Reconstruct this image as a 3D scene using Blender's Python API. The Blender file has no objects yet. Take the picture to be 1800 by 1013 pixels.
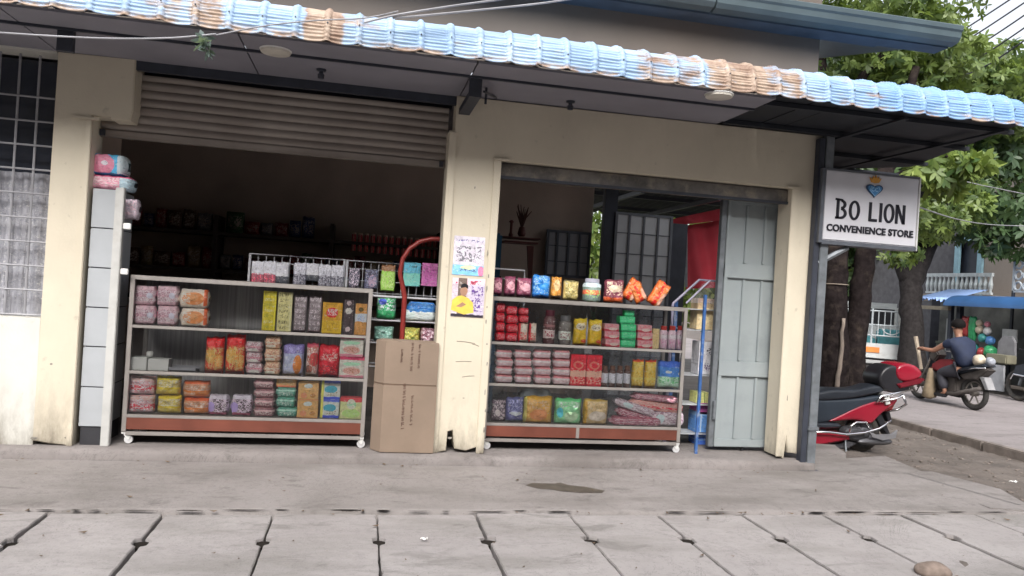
import bpy, bmesh, math, random
import numpy as np
from mathutils import Vector, Matrix
random.seed(7)
RAD = math.radians
# ---------------------------------------------------------------- camera
sc = bpy.context.scene
YAW, PITCH, ROLL, FPX = RAD(11.318), 0.0, RAD(3.57), 1324.7
CAM = np.array([0.0, -5.321, 1.196])
_f = np.array([math.sin(YAW)*math.cos(PITCH), math.cos(YAW)*math.cos(PITCH), math.sin(PITCH)])
_r = np.array([math.cos(YAW), -math.sin(YAW), 0.0]); _u = np.cross(_r, _f)
_c, _s = math.cos(ROLL), math.sin(ROLL)
_r, _u = _c*_r + _s*_u, -_s*_r + _c*_u
cd = bpy.data.cameras.new('camera'); cam = bpy.data.objects.new('camera', cd); sc.collection.objects.link(cam)
cam.matrix_world = Matrix(((_r[0], _u[0], -_f[0], CAM[0]), (_r[1], _u[1], -_f[1], CAM[1]), (_r[2], _u[2], -_f[2], CAM[2]), (0, 0, 0, 1)))
cd.sensor_width = 36; cd.lens = 36*FPX/1800; cd.clip_start = 0.05; cd.clip_end = 600
sc.camera = cam
# ---------------------------------------------------------------- light
SUN_EL, SUN_AZ = RAD(43), RAD(196)       # high, behind the viewer and a little left, behind cloud
w = bpy.data.worlds.new('World'); sc.world = w; w.use_nodes = True
nt = w.node_tree; nt.nodes.clear()
sky = nt.nodes.new('ShaderNodeTexSky'); sky.sky_type = 'NISHITA'; sky.sun_disc = False
sky.sun_elevation = SUN_EL; sky.sun_rotation = SUN_AZ; sky.dust_density = 4; sky.air_density = 1.0
hs = nt.nodes.new('ShaderNodeHueSaturation'); hs.inputs['Saturation'].default_value = 0.30; hs.inputs['Value'].default_value = 1.45
bg = nt.nodes.new('ShaderNodeBackground'); bg.inputs['Strength'].default_value = 0.15
wo = nt.nodes.new('ShaderNodeOutputWorld')
nt.links.new(sky.outputs[0], hs.inputs['Color']); nt.links.new(hs.outputs[0], bg.inputs[0]); nt.links.new(bg.outputs[0], wo.inputs[0])
sl = bpy.data.lights.new('sun', 'SUN'); sl.energy = 2.0; sl.angle = RAD(38); sl.color = (1, .96, .92)
so = bpy.data.objects.new('sun', sl); sc.collection.objects.link(so)
sd = Vector((math.sin(SUN_AZ)*math.cos(SUN_EL), math.cos(SUN_AZ)*math.cos(SUN_EL), math.sin(SUN_EL)))
so.rotation_euler = sd.to_track_quat('Z', 'Y').to_euler()
sc.view_settings.view_transform = 'Standard'; sc.view_settings.look = 'None'
sc.view_settings.exposure = 0.66; sc.view_settings.gamma = 1
sc.cycles.max_bounces = 8; sc.cycles.transparent_max_bounces = 24; sc.cycles.caustics_reflective = False

# ---------------------------------------------------------------- measuring helpers
def _ray(x, y): return _f + _r*(x-900)/FPX + _u*(506.5-y)/FPX
def at(x, y, Y):
    d = _ray(x, y); return CAM + d*(Y-CAM[1])/d[1]
def atz(x, y, Z):
    d = _ray(x, y); return CAM + d*(Z-CAM[2])/d[2]
def atx(x, y, X):
    d = _ray(x, y); return CAM + d*(X-CAM[0])/d[0]
def atd(x, y, D): return CAM + _ray(x, y)*D

# ---------------------------------------------------------------- materials
def lin(c):
    if isinstance(c, str):
        c = [int(c[i:i+2], 16)/255 for i in (0, 2, 4)]
        return tuple(v/12.92 if v <= .04045 else ((v+.055)/1.055)**2.4 for v in c)
    return tuple(c)
class NG:
    def __init__(s, m): s.t = m.node_tree
    def n(s, k, **kw):
        n = s.t.nodes.new(k)
        for a, b in kw.items(): setattr(n, a, b)
        return n
    def l(s, a, b): s.t.links.new(a, b)
    def val(s, sock, v):
        if isinstance(v, bpy.types.NodeSocket): s.l(v, sock)
        else: sock.default_value = v
    def math(s, op, a, b=0., c=None):
        n = s.n('ShaderNodeMath', operation=op); s.val(n.inputs[0], a); s.val(n.inputs[1], b)
        if c is not None: s.val(n.inputs[2], c)
        return n.outputs[0]
    def mix(s, f, a, b):
        n = s.n('ShaderNodeMix', data_type='RGBA'); s.val(n.inputs[0], f)
        s.val(n.inputs[6], a if isinstance(a, bpy.types.NodeSocket) else (*lin(a), 1)); s.val(n.inputs[7], b if isinstance(b, bpy.types.NodeSocket) else (*lin(b), 1))
        return n.outputs[2]
    def noise(s, vec, scale, detail=3, rough=.55, dist=0.):
        n = s.n('ShaderNodeTexNoise'); s.l(vec, n.inputs['Vector']); n.inputs['Scale'].default_value = scale
        n.inputs['Detail'].default_value = detail; n.inputs['Roughness'].default_value = rough; n.inputs['Distortion'].default_value = dist
        return n.outputs['Fac']
    def ramp(s, v, a, b):          # linear 0..1 between a and b
        n = s.n('ShaderNodeMapRange'); s.l(v, n.inputs[0]); n.inputs[1].default_value = a; n.inputs[2].default_value = b; n.clamp = True
        return n.outputs[0]
    def coord(s, which='Object', sc_=(1, 1, 1)):
        t = s.n('ShaderNodeTexCoord'); m = s.n('ShaderNodeMapping'); m.inputs['Scale'].default_value = sc_
        s.l(t.outputs[which], m.inputs[0]); return m.outputs[0]
    def bump(s, h, strength, dist=.01):
        b = s.n('ShaderNodeBump'); b.inputs['Strength'].default_value = strength; b.inputs['Distance'].default_value = dist; s.l(h, b.inputs['Height']); return b.outputs[0]
def newmat(name):
    m = bpy.data.materials.new(name); m.use_nodes = True; g = NG(m); return m, g, m.node_tree.nodes['Principled BSDF']
_mc = {}
def mat(name, col, rough=.6, metal=0., var=.25, scale=6., bump=0., bscale=60., dirt=None, spec=.5, dscale=2.5):
    """plain material with tonal variation, optional dirt colour and bump"""
    if name in _mc: return _mc[name]
    m, g, p = newmat(name); v = g.coord()
    c = lin(col); d = tuple(x*(1-var) for x in c); e = tuple(min(1, x*(1+var*.6)) for x in c)
    nz = g.noise(v, scale, 5); o = g.mix(g.ramp(nz, .3, .7), d, e)
    if dirt:
        n2 = g.noise(v, dscale, 6, .65); o = g.mix(g.math('MULTIPLY', g.ramp(n2, .52, .72), .8), o, dirt)
    g.l(o, p.inputs['Base Color']); p.inputs['Roughness'].default_value = rough; p.inputs['Metallic'].default_value = metal
    p.inputs['Specular IOR Level'].default_value = spec
    if bump: g.l(g.bump(g.noise(v, bscale, 4), bump), p.inputs['Normal'])
    _mc[name] = m; return m
def glass(name='clear_glass', tint=(.97, .985, .98), haze=.0):
    if name in _mc: return _mc[name]
    m, g, p = newmat(name); t = g.n('ShaderNodeBsdfTransparent'); t.inputs[0].default_value = (*tint, 1)
    gl = g.n('ShaderNodeBsdfGlossy'); gl.inputs['Roughness'].default_value = .06; gl.inputs[0].default_value = (1, 1, 1, 1)
    fr = g.n('ShaderNodeFresnel'); fr.inputs[0].default_value = 1.5
    mx = g.n('ShaderNodeMixShader'); g.l(fr.outputs[0], mx.inputs[0]); g.l(t.outputs[0], mx.inputs[1]); g.l(gl.outputs[0], mx.inputs[2])
    last = mx.outputs[0]
    if haze:
        df = g.n('ShaderNodeBsdfDiffuse'); df.inputs[0].default_value = (.7, .72, .74, 1)
        nz = g.noise(g.coord(), 5, 5); hz = g.math('MULTIPLY', g.ramp(nz, .3, .75), haze)
        m2 = g.n('ShaderNodeMixShader'); g.l(hz, m2.inputs[0]); g.l(last, m2.inputs[1]); g.l(df.outputs[0], m2.inputs[2]); last = m2.outputs[0]
    g.l(last, m.node_tree.nodes['Material Output'].inputs[0]); _mc[name] = m; return m
_pk = [0]
def pack(base, *feats, rough=.28, gain=2.5):
    """printed wrapping. feats: ('b',z0,z1,col) band, ('e',cx,cz,rx,rz,col) blob, ('q',x0,x1,z0,z1,col,scale) lettering-like marks, ('v',x0,x1,col) vertical band"""
    G_ = lambda c_: tuple(x*min(gain, .86/max(lin(c_)))+.006 for x in lin(c_))
    base = G_(base); feats = [f[:5]+(G_(f[5]),)+f[6:] if f[0] in 'eq' else f[:-1]+(G_(f[-1]),) for f in feats]
    _pk[0] += 1; m, g, p = newmat('printed_wrap'); v = g.coord('Generated'); sx = g.n('ShaderNodeSeparateXYZ'); g.l(v, sx.inputs[0])
    X, Z = sx.outputs[0], sx.outputs[2]
    sh = g.n('ShaderNodeMapping'); g.l(v, sh.inputs[0]); sh.inputs['Location'].default_value = (_pk[0]*3.7, 0, _pk[0]*1.3)
    wob = g.noise(sh.outputs[0], 3, 3); Zw = g.math('ADD', Z, g.math('MULTIPLY', g.math('SUBTRACT', wob, .5), .12)); Xw = g.math('ADD', X, g.math('MULTIPLY', g.math('SUBTRACT', wob, .5), .1))
    def rng(s, a, b): return g.math('MULTIPLY', g.math('GREATER_THAN', s, a), g.math('LESS_THAN', s, b))
    c = g.mix(g.ramp(g.noise(sh.outputs[0], 5, 4), .35, .65), tuple(x*.8 for x in lin(base)), tuple(min(1, x*1.1) for x in lin(base)))
    for f in feats:
        if f[0] == 'b': c = g.mix(rng(Zw, f[1], f[2]), c, f[3])
        elif f[0] == 'v': c = g.mix(rng(X, f[1], f[2]), c, f[3])
        elif f[0] == 'e':
            dx = g.math('DIVIDE', g.math('SUBTRACT', Xw, f[1]), f[3]); dz = g.math('DIVIDE', g.math('SUBTRACT', Zw, f[2]), f[4])
            r = g.math('ADD', g.math('MULTIPLY', dx, dx), g.math('MULTIPLY', dz, dz)); c = g.mix(g.math('LESS_THAN', r, 1.), c, f[5])
        elif f[0] == 'q':
            mp = g.n('ShaderNodeMapping'); g.l(sh.outputs[0], mp.inputs[0]); mp.inputs['Scale'].default_value = (f[6] if len(f) > 6 else 9, 1, (f[6] if len(f) > 6 else 9)*1.3)
            nz = g.noise(mp.outputs[0], 1.6, 2, .5, 1.5)
            c = g.mix(g.math('MULTIPLY', g.math('MULTIPLY', rng(X, f[1], f[2]), rng(Z, f[3], f[4])), g.math('GREATER_THAN', nz, .53)), c, f[5])
    fine = g.noise(g.coord('Object', (55, 1, 75)), 1, 3, .6, .8)
    c = g.mix(g.math('MULTIPLY', g.math('MULTIPLY', g.ramp(fine, .60, .66), rng(Z, .08, .92)), .5), c, (.80, .78, .74))
    c = g.mix(g.math('MULTIPLY', g.math('MULTIPLY', g.ramp(fine, .40, .35), rng(Z, .08, .92)), .45), c, tuple(x*.25 for x in base))
    g.l(c, p.inputs['Base Color']); p.inputs['Roughness'].default_value = rough
    g.l(g.bump(g.noise(sh.outputs[0], 6, 3), .8, .015), p.inputs['Normal'])
    return m

# ---------------------------------------------------------------- mesh helpers
class MB:
    def __init__(s): s.bm = bmesh.new()
    def box(s, x0, x1, y0, y1, z0, z1, rot=None, bev=0):
        r = bmesh.ops.create_cube(s.bm, size=1)['verts']
        M = Matrix.Translation(((x0+x1)/2, (y0+y1)/2, (z0+z1)/2))
        if rot: M = M @ Matrix.Rotation(rot[0], 4, rot[1])
        M = M @ Matrix.Diagonal((abs(x1-x0), abs(y1-y0), abs(z1-z0), 1))
        bmesh.ops.transform(s.bm, matrix=M, verts=r)
        if bev: bmesh.ops.bevel(s.bm, geom=list({e for v in r for e in v.link_edges}), offset=bev, segments=2, affect='EDGES')
        return s
    def prism(s, pts, a, b, axis='y', bev=0):
        """pts: 2-D outline; axis y -> (x,z), axis x -> (y,z), axis z -> (x,y)"""
        def P(p, t): return {'y': (p[0], t, p[1]), 'x': (t, p[0], p[1]), 'z': (p[0], p[1], t)}[axis]
        A = [s.bm.verts.new(P(p, a)) for p in pts]; B = [s.bm.verts.new(P(p, b)) for p in pts]; n = len(pts)
        fs = [s.bm.faces.new(A), s.bm.faces.new(B[::-1])]
        for i in range(n): fs.append(s.bm.faces.new((A[i], B[i], B[(i+1) % n], A[(i+1) % n])))
        bmesh.ops.recalc_face_normals(s.bm, faces=fs)
        if bev:
            es = set(fs[0].edges) | set(fs[1].edges)
            bmesh.ops.bevel(s.bm, geom=list(es), offset=bev, segments=2, affect='EDGES', clamp_overlap=True)
        return s
    def tube(s, pts, r, n=8, cap=True):
        pts = [Vector(tuple(map(float, p))) for p in pts]; rs = r if isinstance(r, (list, tuple)) else [r]*len(pts); rings = []
        up = None
        for i, p in enumerate(pts):
            t = (pts[min(i+1, len(pts)-1)]-pts[max(i-1, 0)]).normalized()
            if up is None: up = Vector((0, 0, 1)) if abs(t.z) < .9 else Vector((1, 0, 0))
            a = t.cross(up).normalized(); b = a.cross(t).normalized(); up = b
            rings.append([s.bm.verts.new(p+(a*math.cos(2*math.pi*k/n)+b*math.sin(2*math.pi*k/n))*rs[i]) for k in range(n)])
        for A, B in zip(rings, rings[1:]):
            for k in range(n): s.bm.faces.new((A[k], A[(k+1) % n], B[(k+1) % n], B[k]))
        if cap: s.bm.faces.new(rings[0][::-1]); s.bm.faces.new(rings[-1])
        return s
    def lathe(s, prof, c=(0, 0, 0), n=16, axis='z'):
        rings = []
        for r, h in prof:
            ring = []
            for k in range(n):
                a = 2*math.pi*k/n; q = (r*math.cos(a), r*math.sin(a), h)
                if axis == 'y': q = (q[0], q[2], q[1])
                if axis == 'x': q = (q[2], q[0], q[1])
                ring.append(s.bm.verts.new((c[0]+q[0], c[1]+q[1], c[2]+q[2])))
            rings.append(ring)
        for A, B in zip(rings, rings[1:]):
            for k in range(n): s.bm.faces.new((A[k], A[(k+1) % n], B[(k+1) % n], B[k]))
        for R in (rings[0][::-1], rings[-1]):
            try: s.bm.faces.new(R)
            except Exception: pass
        return s
    def torus(s, c, R, r, axis='y', n=28, m=8, a0=0, a1=2*math.pi):
        full = abs(a1-a0-2*math.pi) < 1e-6; rings = []
        for i in range(n + (0 if full else 1)):
            a = a0+(a1-a0)*i/n; ring = []
            for k in range(m):
                b = 2*math.pi*k/m; d = R+r*math.cos(b); h = r*math.sin(b)
                q = {'y': (d*math.cos(a), h, d*math.sin(a)), 'x': (h, d*math.cos(a), d*math.sin(a)), 'z': (d*math.cos(a), d*math.sin(a), h)}[axis]
                ring.append(s.bm.verts.new((c[0]+q[0], c[1]+q[1], c[2]+q[2])))
            rings.append(ring)
        L = len(rings)
        for i in range(L if full else L-1):
            A, B = rings[i], rings[(i+1) % L]
            for k in range(m): s.bm.faces.new((A[k], A[(k+1) % m], B[(k+1) % m], B[k]))
        return s
    def grid(s, fn, nu, nv, closed=False):
        V = [[s.bm.verts.new(fn(i/nu, j/nv)) for j in range(nv+1)] for i in range(nu+1)]
        for i in range(nu):
            for j in range(nv): s.bm.faces.new((V[i][j], V[i+1][j], V[i+1][j+1], V[i][j+1]))
        return s
    def quad(s, *p): s.bm.faces.new([s.bm.verts.new(tuple(map(float, q))) for q in p]); return s
    def build(s, name, m, parent=None, smooth=False, base=None):
        bmesh.ops.recalc_face_normals(s.bm, faces=s.bm.faces[:])
        me = bpy.data.meshes.new(name)
        if base is not None: bmesh.ops.translate(s.bm, verts=s.bm.verts[:], vec=-Vector(base))
        s.bm.to_mesh(me); s.bm.free()
        if m: me.materials.append(m)
        if smooth: me.polygons.foreach_set('use_smooth', [True]*len(me.polygons))
        o = bpy.data.objects.new(name, me); sc.collection.objects.link(o)
        if base is not None: o.location = base
        if parent: o.parent = parent
        return o
import re
def short(l):
    if len(l.split()) > 15:
        l = re.sub(r',? on the (\w+) shelf of the (\w+) case', r', \2 case \1 shelf', l); l = re.sub(r', (top|middle|bottom) shelf of the (\w+) case', r', \2 case \1 shelf', l)
    if len(l.split()) > 16: l = l.replace('packet in the ', 'packet, ').replace(', middle shelf,', ',').replace('by the orange loaf packets', 'by the orange loaves').replace('pink and white bun packet', 'pink bun packet').replace(', right case top shelf,', ',')
    if len(l.split()) > 16: l = l.replace(' of its stack', ' in stack').replace('next to', 'by').replace('at the left end', 'left end')
    return l
def tag(o, label, cat, group=None, kind=None):
    label = short(label) if label else label
    if label: o['label'] = label
    if cat: o['category'] = cat
    if group: o['group'] = group
    if kind: o['kind'] = kind
    return o
def thing(name, label, cat, group=None, loc=(0, 0, 0)):
    o = bpy.data.objects.new(name, None); sc.collection.objects.link(o); o.location = loc; o.empty_display_size = .1
    return tag(o, label, cat, group)
def struct(o): o['kind'] = 'structure'; return o
ORD = ['', 'second ', 'third ', 'fourth ', 'fifth ', 'sixth ', 'seventh ', 'eighth ', 'ninth ', 'tenth ', 'eleventh ', 'twelfth ']
ORD1 = ['first', 'second', 'third', 'fourth', 'fifth', 'sixth', 'seventh', 'eighth', 'ninth', 'tenth', 'eleventh', 'twelfth']
def dup(o, loc, label=None, group=None):
    c = o.copy(); sc.collection.objects.link(c); c.location = loc
    if label: c['label'] = label
    if group: c['group'] = group
    for ch in list(o.children):
        d = ch.copy(); sc.collection.objects.link(d); d.parent = c
        for g2 in list(ch.children):
            e = g2.copy(); sc.collection.objects.link(e); e.parent = d
    return c

# colours taken from the surfaces themselves
M_CREAM = None
def plaster(name, col, stain='6f675a', lo=.5):
    m, g, p = newmat(name); v = g.coord(); n1 = g.noise(v, 1.3, 6, .6); n2 = g.noise(v, 14, 5)
    c = g.mix(g.ramp(n1, .35, .7), tuple(x*.9 for x in lin(col)), tuple(min(1, x*1.05) for x in lin(col)))
    st = g.coord('Object', (5, 5, 1.8)); n3 = g.noise(st, 1.2, 6, .7)
    sx = g.n('ShaderNodeSeparateXYZ'); g.l(v, sx.inputs[0])
    low = g.math('POWER', g.ramp(sx.outputs[2], lo, 0.0), 1.5)                     # splash dirt near the foot
    k = g.math('MULTIPLY', g.ramp(g.math('ADD', n3, g.math('MULTIPLY', low, .22)), .52, .82), g.math('ADD', .12, g.math('MULTIPLY', low, .9)))
    c = g.mix(k, c, stain)
    c = g.mix(g.math('MULTIPLY', g.ramp(n2, .64, .74), .30), c, stain)
    g.l(c, p.inputs['Base Color']); p.inputs['Roughness'].default_value = .85
    g.l(g.bump(g.math('ADD', n2, g.noise(v, 70, 3)), .25, .004), p.inputs['Normal']); return m
cream = plaster('cream_plaster', (.62, .56, .445))
white_pl = plaster('white_plaster', (.62, .61, .56))
inner = mat('inner_plaster', (.54, .43, .36), .9, var=.2, scale=1.5, bump=.2)
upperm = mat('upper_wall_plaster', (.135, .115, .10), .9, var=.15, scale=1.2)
soffm = mat('soffit_board', (.24, .235, .27), .8, var=.12, scale=2)
darkst = mat('dark_painted_steel', (.035, .04, .055), .5, var=.3)
steel = mat('grey_steel', (.22, .24, .26), .45, .5, var=.3, scale=12)
alu = mat('aluminium', (.33, .305, .285), .42, .4, var=.15, scale=8)
white = mat('white_paint', (.72, .72, .70), .4, var=.08)
black = mat('black_plastic', (.02, .02, .024), .35, var=.3)
rubber = mat('rubber', (.035, .033, .031), .8, var=.3, dirt=(.12, .10, .08))
chrome = mat('chrome', (.78, .78, .80), .15, 1., var=.05)
wood = mat('rosewood_laminate', (.16, .05, .033), .35, var=.35, scale=3)

# ================================================================= SETTING: ground
def concrete(name, a, b, stain, sc_=1.4, bmp=.5):
    m, g, p = newmat(name); v = g.coord(); n1 = g.noise(v, sc_, 8, .62); n2 = g.noise(v, 22, 6, .65); n3 = g.noise(g.coord('Object', (.8, 3, 1)), 1.1, 6, .6)
    c = g.mix(g.ramp(n1, .33, .68), a, b); c = g.mix(g.math('MULTIPLY', g.ramp(n2, .5, .75), .35), c, tuple(x*.55 for x in lin(a)))
    c = g.mix(g.math('MULTIPLY', g.ramp(n3, .48, .70), .75), c, stain)
    n4 = g.noise(g.coord('Object', (1, 2.2, 1)), 3.1, 8, .7, .6); c = g.mix(g.math('MULTIPLY', g.ramp(n4, .56, .66), .45), c, tuple(x*.62 for x in lin(stain)))
    n5 = g.noise(g.coord('Object', (1, 1.5, 1)), .55, 9, .75, 1.2); cr = g.math('ABSOLUTE', g.math('SUBTRACT', n5, .5)); c = g.mix(g.math('MULTIPLY', g.ramp(cr, .0035, .0), .55), c, tuple(x*.35 for x in lin(stain)))
    vo = g.n('ShaderNodeTexVoronoi'); vo.inputs['Scale'].default_value = 45; g.l(v, vo.inputs['Vector'])
    c = g.mix(g.math('MULTIPLY', g.math('LESS_THAN', vo.outputs['Distance'], .16), .35), c, tuple(x*.45 for x in lin(a)))
    g.l(c, p.inputs['Base Color']); p.inputs['Roughness'].default_value = .88
    g.l(g.bump(g.math('ADD', n2, g.math('MULTIPLY', n1, 2.)), bmp, .012), p.inputs['Normal']); return m
conc_fore = concrete('forecourt_concrete', (.205, .186, .176), (.268, .245, .236), (.14, .127, .116))
conc_slab = concrete('slab_concrete', (.285, .262, .256), (.35, .327, .318), (.20, .188, .172), 1.1)
conc_floor = concrete('floor_concrete', (.185, .165, .157), (.24, .218, .21), (.125, .11, .102))
conc_road = concrete('street_concrete', (.23, .205, .205), (.29, .26, .26), (.16, .145, .14), .6)
soil = concrete('gravelly_soil', (.115, .095, .083), (.175, .15, .132), (.08, .068, .06), 2.2, 1.)
darksoil = mat('dark_drain_soil', (.03, .026, .022), .9, var=.4)

o = MB().grid(lambda u, v: (-150+320*u, -60+260*v, -.42), 4, 4).build('ground', soil); struct(o)
# rough verge between the shop and the side street
def hn(x, y, s): return math.sin(x*s*1.3+y*s*.7)*math.cos(y*s*1.1-x*s*.5)
def verge_z(x, y):
    t = min(1, max(0, (x-4.2)/.8)); t2 = min(1, max(0, (x-5)/2.4)); return -.14-.12*t-.13*t2+.012*hn(x, y, 6)+.008*hn(x+3, y, 19)
rg = random.Random(3)
def vg(u, v):
    x = 3.2+4.25*u; y = -7+22*v; return (x, y, verge_z(x, y)+rg.uniform(-.006, .006))
o = MB().grid(vg, 70, 260).build('verge', soil, smooth=True); struct(o)
# stones on the verge
mb = MB(); stone = mat('grit_stone', (.19, .16, .14), .9, var=.6, scale=30)
for i in range(1600):
    x = rg.uniform(3.9, 7.4); y = rg.uniform(-2.5, 6); r = rg.choice([.005, .007, .010, .018]) * rg.uniform(.7, 1.3)
    z = verge_z(x, y)
    q = bmesh.ops.create_icosphere(mb.bm, subdivisions=1, radius=r)['verts']
    bmesh.ops.transform(mb.bm, matrix=Matrix.Translation((x, y, z+r*.25)) @ Matrix.Rotation(rg.uniform(0, 6), 4, 'Z') @ Matrix.Diagonal((1.5, 1, .55, 1)), verts=q)
o = mb.build('gravel', stone); tag(o, 'loose brown gravel and grit scattered over the verge', 'gravel', kind='stuff')
# side street
o = MB().prism([(7.5, -12), (7.5, 60), (12.4, 60), (12.4, -12)], -.5, -.30, 'z').build('road', conc_road); struct(o)
mb = MB(); y = -6.
while y < 14:
    L = rg.uniform(.7, 1.1); mb.box(7.38+rg.uniform(-.01, .01), 7.495, y, y+L-.02, -.5, -.29+rg.uniform(-.012, .012), bev=.012); y += L
struct(mb.build('kerb', mat('kerb_stone', (.20, .17, .15), .9, var=.4)))
# forecourt: one cast sheet, falls a little towards the drain
def fore_pts():
    ys = [-1.0, -.5, -.12]
    return ys
mb = MB()
def fg(u, v):
    v2 = max(0, (v-.06)/.94); y = -.985+(.985-.1)*v2
    x1 = 4.72-.40*(y+.985)/.885
    x = -8+(x1+8)*min(1, u/.995)
    drop = .08 if v == 0 or u > .996 else 0
    return (x, y+.006*hn(x, 0, 7)*(1-v2), -.118+.05*v2+.003*hn(x, y, 3)-drop)
mb.grid(fg, 200, 17)
def fg2(u, v):          # beside the shop
    y = -.1+.85*v; x1 = 4.32-.22*v; x = 3.56+(x1-3.56)*u; return (x, y, -.069-.03*v)
mb.grid(fg2, 14, 14); mb.prism([(4.10, .75), (4.315, -.1), (4.33, -.1), (4.12, .76), (3.56, .76), (3.56, .75)], -.2, -.101, 'z')
o = mb.build('forecourt', conc_fore, smooth=True); struct(o)
# broken slabs at the right edge of the forecourt
mb = MB()
def edge_slab(pts, z, t=.09): mb.prism([tuple(atz(x, y, z)[:2]) for x, y in pts], z-t, z, 'z', bev=.006)
edge_slab([(1484, 806), (1555, 801), (1622, 829), (1575, 836)], -.105)
edge_slab([(1545, 826), (1640, 829), (1760, 860), (1830, 900), (1740, 893), (1620, 850)], -.108)
edge_slab([(1424, 779), (1468, 782), (1488, 797), (1462, 799), (1424, 795)], -.10)
struct(mb.build('broken_kerb', conc_fore))
# shop floor plinth with a worn nosing
def fl(u, v):
    x = -8+11.52*u
    prof = [(-.095, -.10), (-.09, -.035), (-.075, -.012), (-.05, -.002), (0.0, 0.0), (4.2, 0.0)]
    k = min(len(prof)-2, int(v*(len(prof)-1)+1e-6)); t = v*(len(prof)-1)-k
    a, b = prof[k], prof[k+1]; y = a[0]+(b[0]-a[0])*t; z = a[1]+(b[1]-a[1])*t
    if y < 0: y += .012*hn(x, 1, 2.3)+.006*hn(x, 2, 9); 
    return (x, y, z)
struct(MB().grid(fl, 240, 5).build('floor', conc_floor, smooth=True))
# drain cover slabs
mb = MB(); r2 = random.Random(11); xs = [-.954+.56*k for k in range(-6, 14)]
r2.seed(4)
for k in range(len(xs)-1):
    g1, g2 = .004+r2.uniform(0, .006), .004+r2.uniform(0, .006); dz = r2.uniform(-.010, .002)
    x0, x1 = xs[k]+g1, xs[k+1]-g2; ya, yb, ym = -2.28, -1.022+r2.uniform(-.008, .006), -1.46; n = .040+r2.uniform(-.010, .014)
    pts = [(x0, ya), (x1, ya), (x1, ym-.055), (x1-n*.6, ym-.04), (x1-n*.7, ym+.03), (x1, ym+.05), (x1, yb), (x1-.2, yb+.006), (x0+.2, yb-.004), (x0, yb), (x0, ym+.05), (x0+n*.7, ym+.03), (x0+n*.6, ym-.04), (x0, ym-.055)]
    q = []
    for (ax_, ay_), (bx_, by_) in zip(pts, pts[1:]+pts[:1]):
        q.append((ax_, ay_)); n_ = int(math.hypot(bx_-ax_, by_-ay_)/.045)
        for i in range(1, n_):
            t = i/n_; ch_ = r2.uniform(-.0025, .0025)-(.008*r2.random() if r2.random() < .12 else 0); L_ = math.hypot(bx_-ax_, by_-ay_); nx_, ny_ = (by_-ay_)/L_, -(bx_-ax_)/L_
            q.append((ax_+(bx_-ax_)*t+nx_*ch_, ay_+(by_-ay_)*t+ny_*ch_))
    mb.prism(q, -.22, -.118+dz, 'z', bev=.004)
struct(mb.build('pavement', conc_slab))
struct(MB().grid(lambda u, v: (-9+16*u, -2.4+1.5*v, -.33), 2, 2).build('drain_bed', darksoil))  # bed coloured near-black so the slab gaps look dark
struct(MB().prism([(-12, -14), (12, -14), (9, -2.3), (-12, -2.3)], -.3, -.12, 'z').build('street', conc_slab))
mb = MB(); x = -4.
while x < 6.5:
    L = r2.uniform(.05, .3); y = -.992+r2.uniform(-.012, .012)
    if r2.random() < .7:
        pts = [(x, y), (x+L*.3, y+r2.uniform(.002, .012)), (x+L*.7, y+r2.uniform(.001, .010)), (x+L, y), (x+L*.6, y-.008), (x+L*.2, y-.006)]
        mb.bm.faces.new([mb.bm.verts.new((a, b, -.1115)) for a, b in pts])
    x += L+r2.uniform(0, .12)
for q_ in xs[1:-1]: mb.box(q_-.045, q_+.045, -1.505, -1.415, -.30, -.140)  # near-black boxes filling the notches; hole shade put into the colour
struct(mb.build('joint_dirt_hole_shade', mat('dark_dirt_hole_shade', (.024, .020, .017), .95, spec=.1, var=.4)))
# wet patch on the forecourt
pp = [(924, 854), (935, 850), (975, 851), (985, 849), (1000, 854), (1030, 857), (1063, 864), (1058, 868), (1020, 868), (985, 865), (970, 862), (945, 860)]
wet = mat('wet_dirt', (.085, .072, .058), .55, var=.3, scale=20)
def fz(y): return -.118+.05*(y+.985)/.885
mb = MB(); vs = []
for x, y in pp:
    q = atz(x, y, -.09); q = atz(x, y, fz(q[1])); vs.append((q[0], q[1], fz(q[1])+.0035))
mb.bm.faces.new([mb.bm.verts.new(v) for v in vs]); struct(mb.build('wet_patch', wet))
pp = [(1648, 878), (1700, 876), (1760, 889), (1800, 896), (1790, 902), (1690, 898)]
mb = MB(); r8 = random.Random(21)
for i in range(260):
    x, y = r8.uniform(-3.2, 4.4), r8.uniform(-2.2, -.1); k = r8.choice((.004, .006, .012)) if r8.random() < .9 else .022
    if r8.random() < .4: y = r8.choice((-.1, -.99))-abs(r8.gauss(0, .03))
    z = fz(y) if y > -.985 else -.122
    a = r8.uniform(0, 3.1); c_, s_ = math.cos(a)*k, math.sin(a)*k
    mb.bm.faces.new([mb.bm.verts.new((x+p*c_-q*s_, y+p*s_+q*c_, z+.006+.3*k*(abs(p) > .5))) for p, q in ((-1, 0), (-.3, .4), (1, .1), (.2, -.4))])
o = mb.build('leaf_litter', mat('dry_leaf', (.13, .09, .06), .8, var=.5, scale=30)); tag(o, 'dry leaf scraps and grit scattered over the concrete in front', 'leaf litter', kind='stuff')
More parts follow.
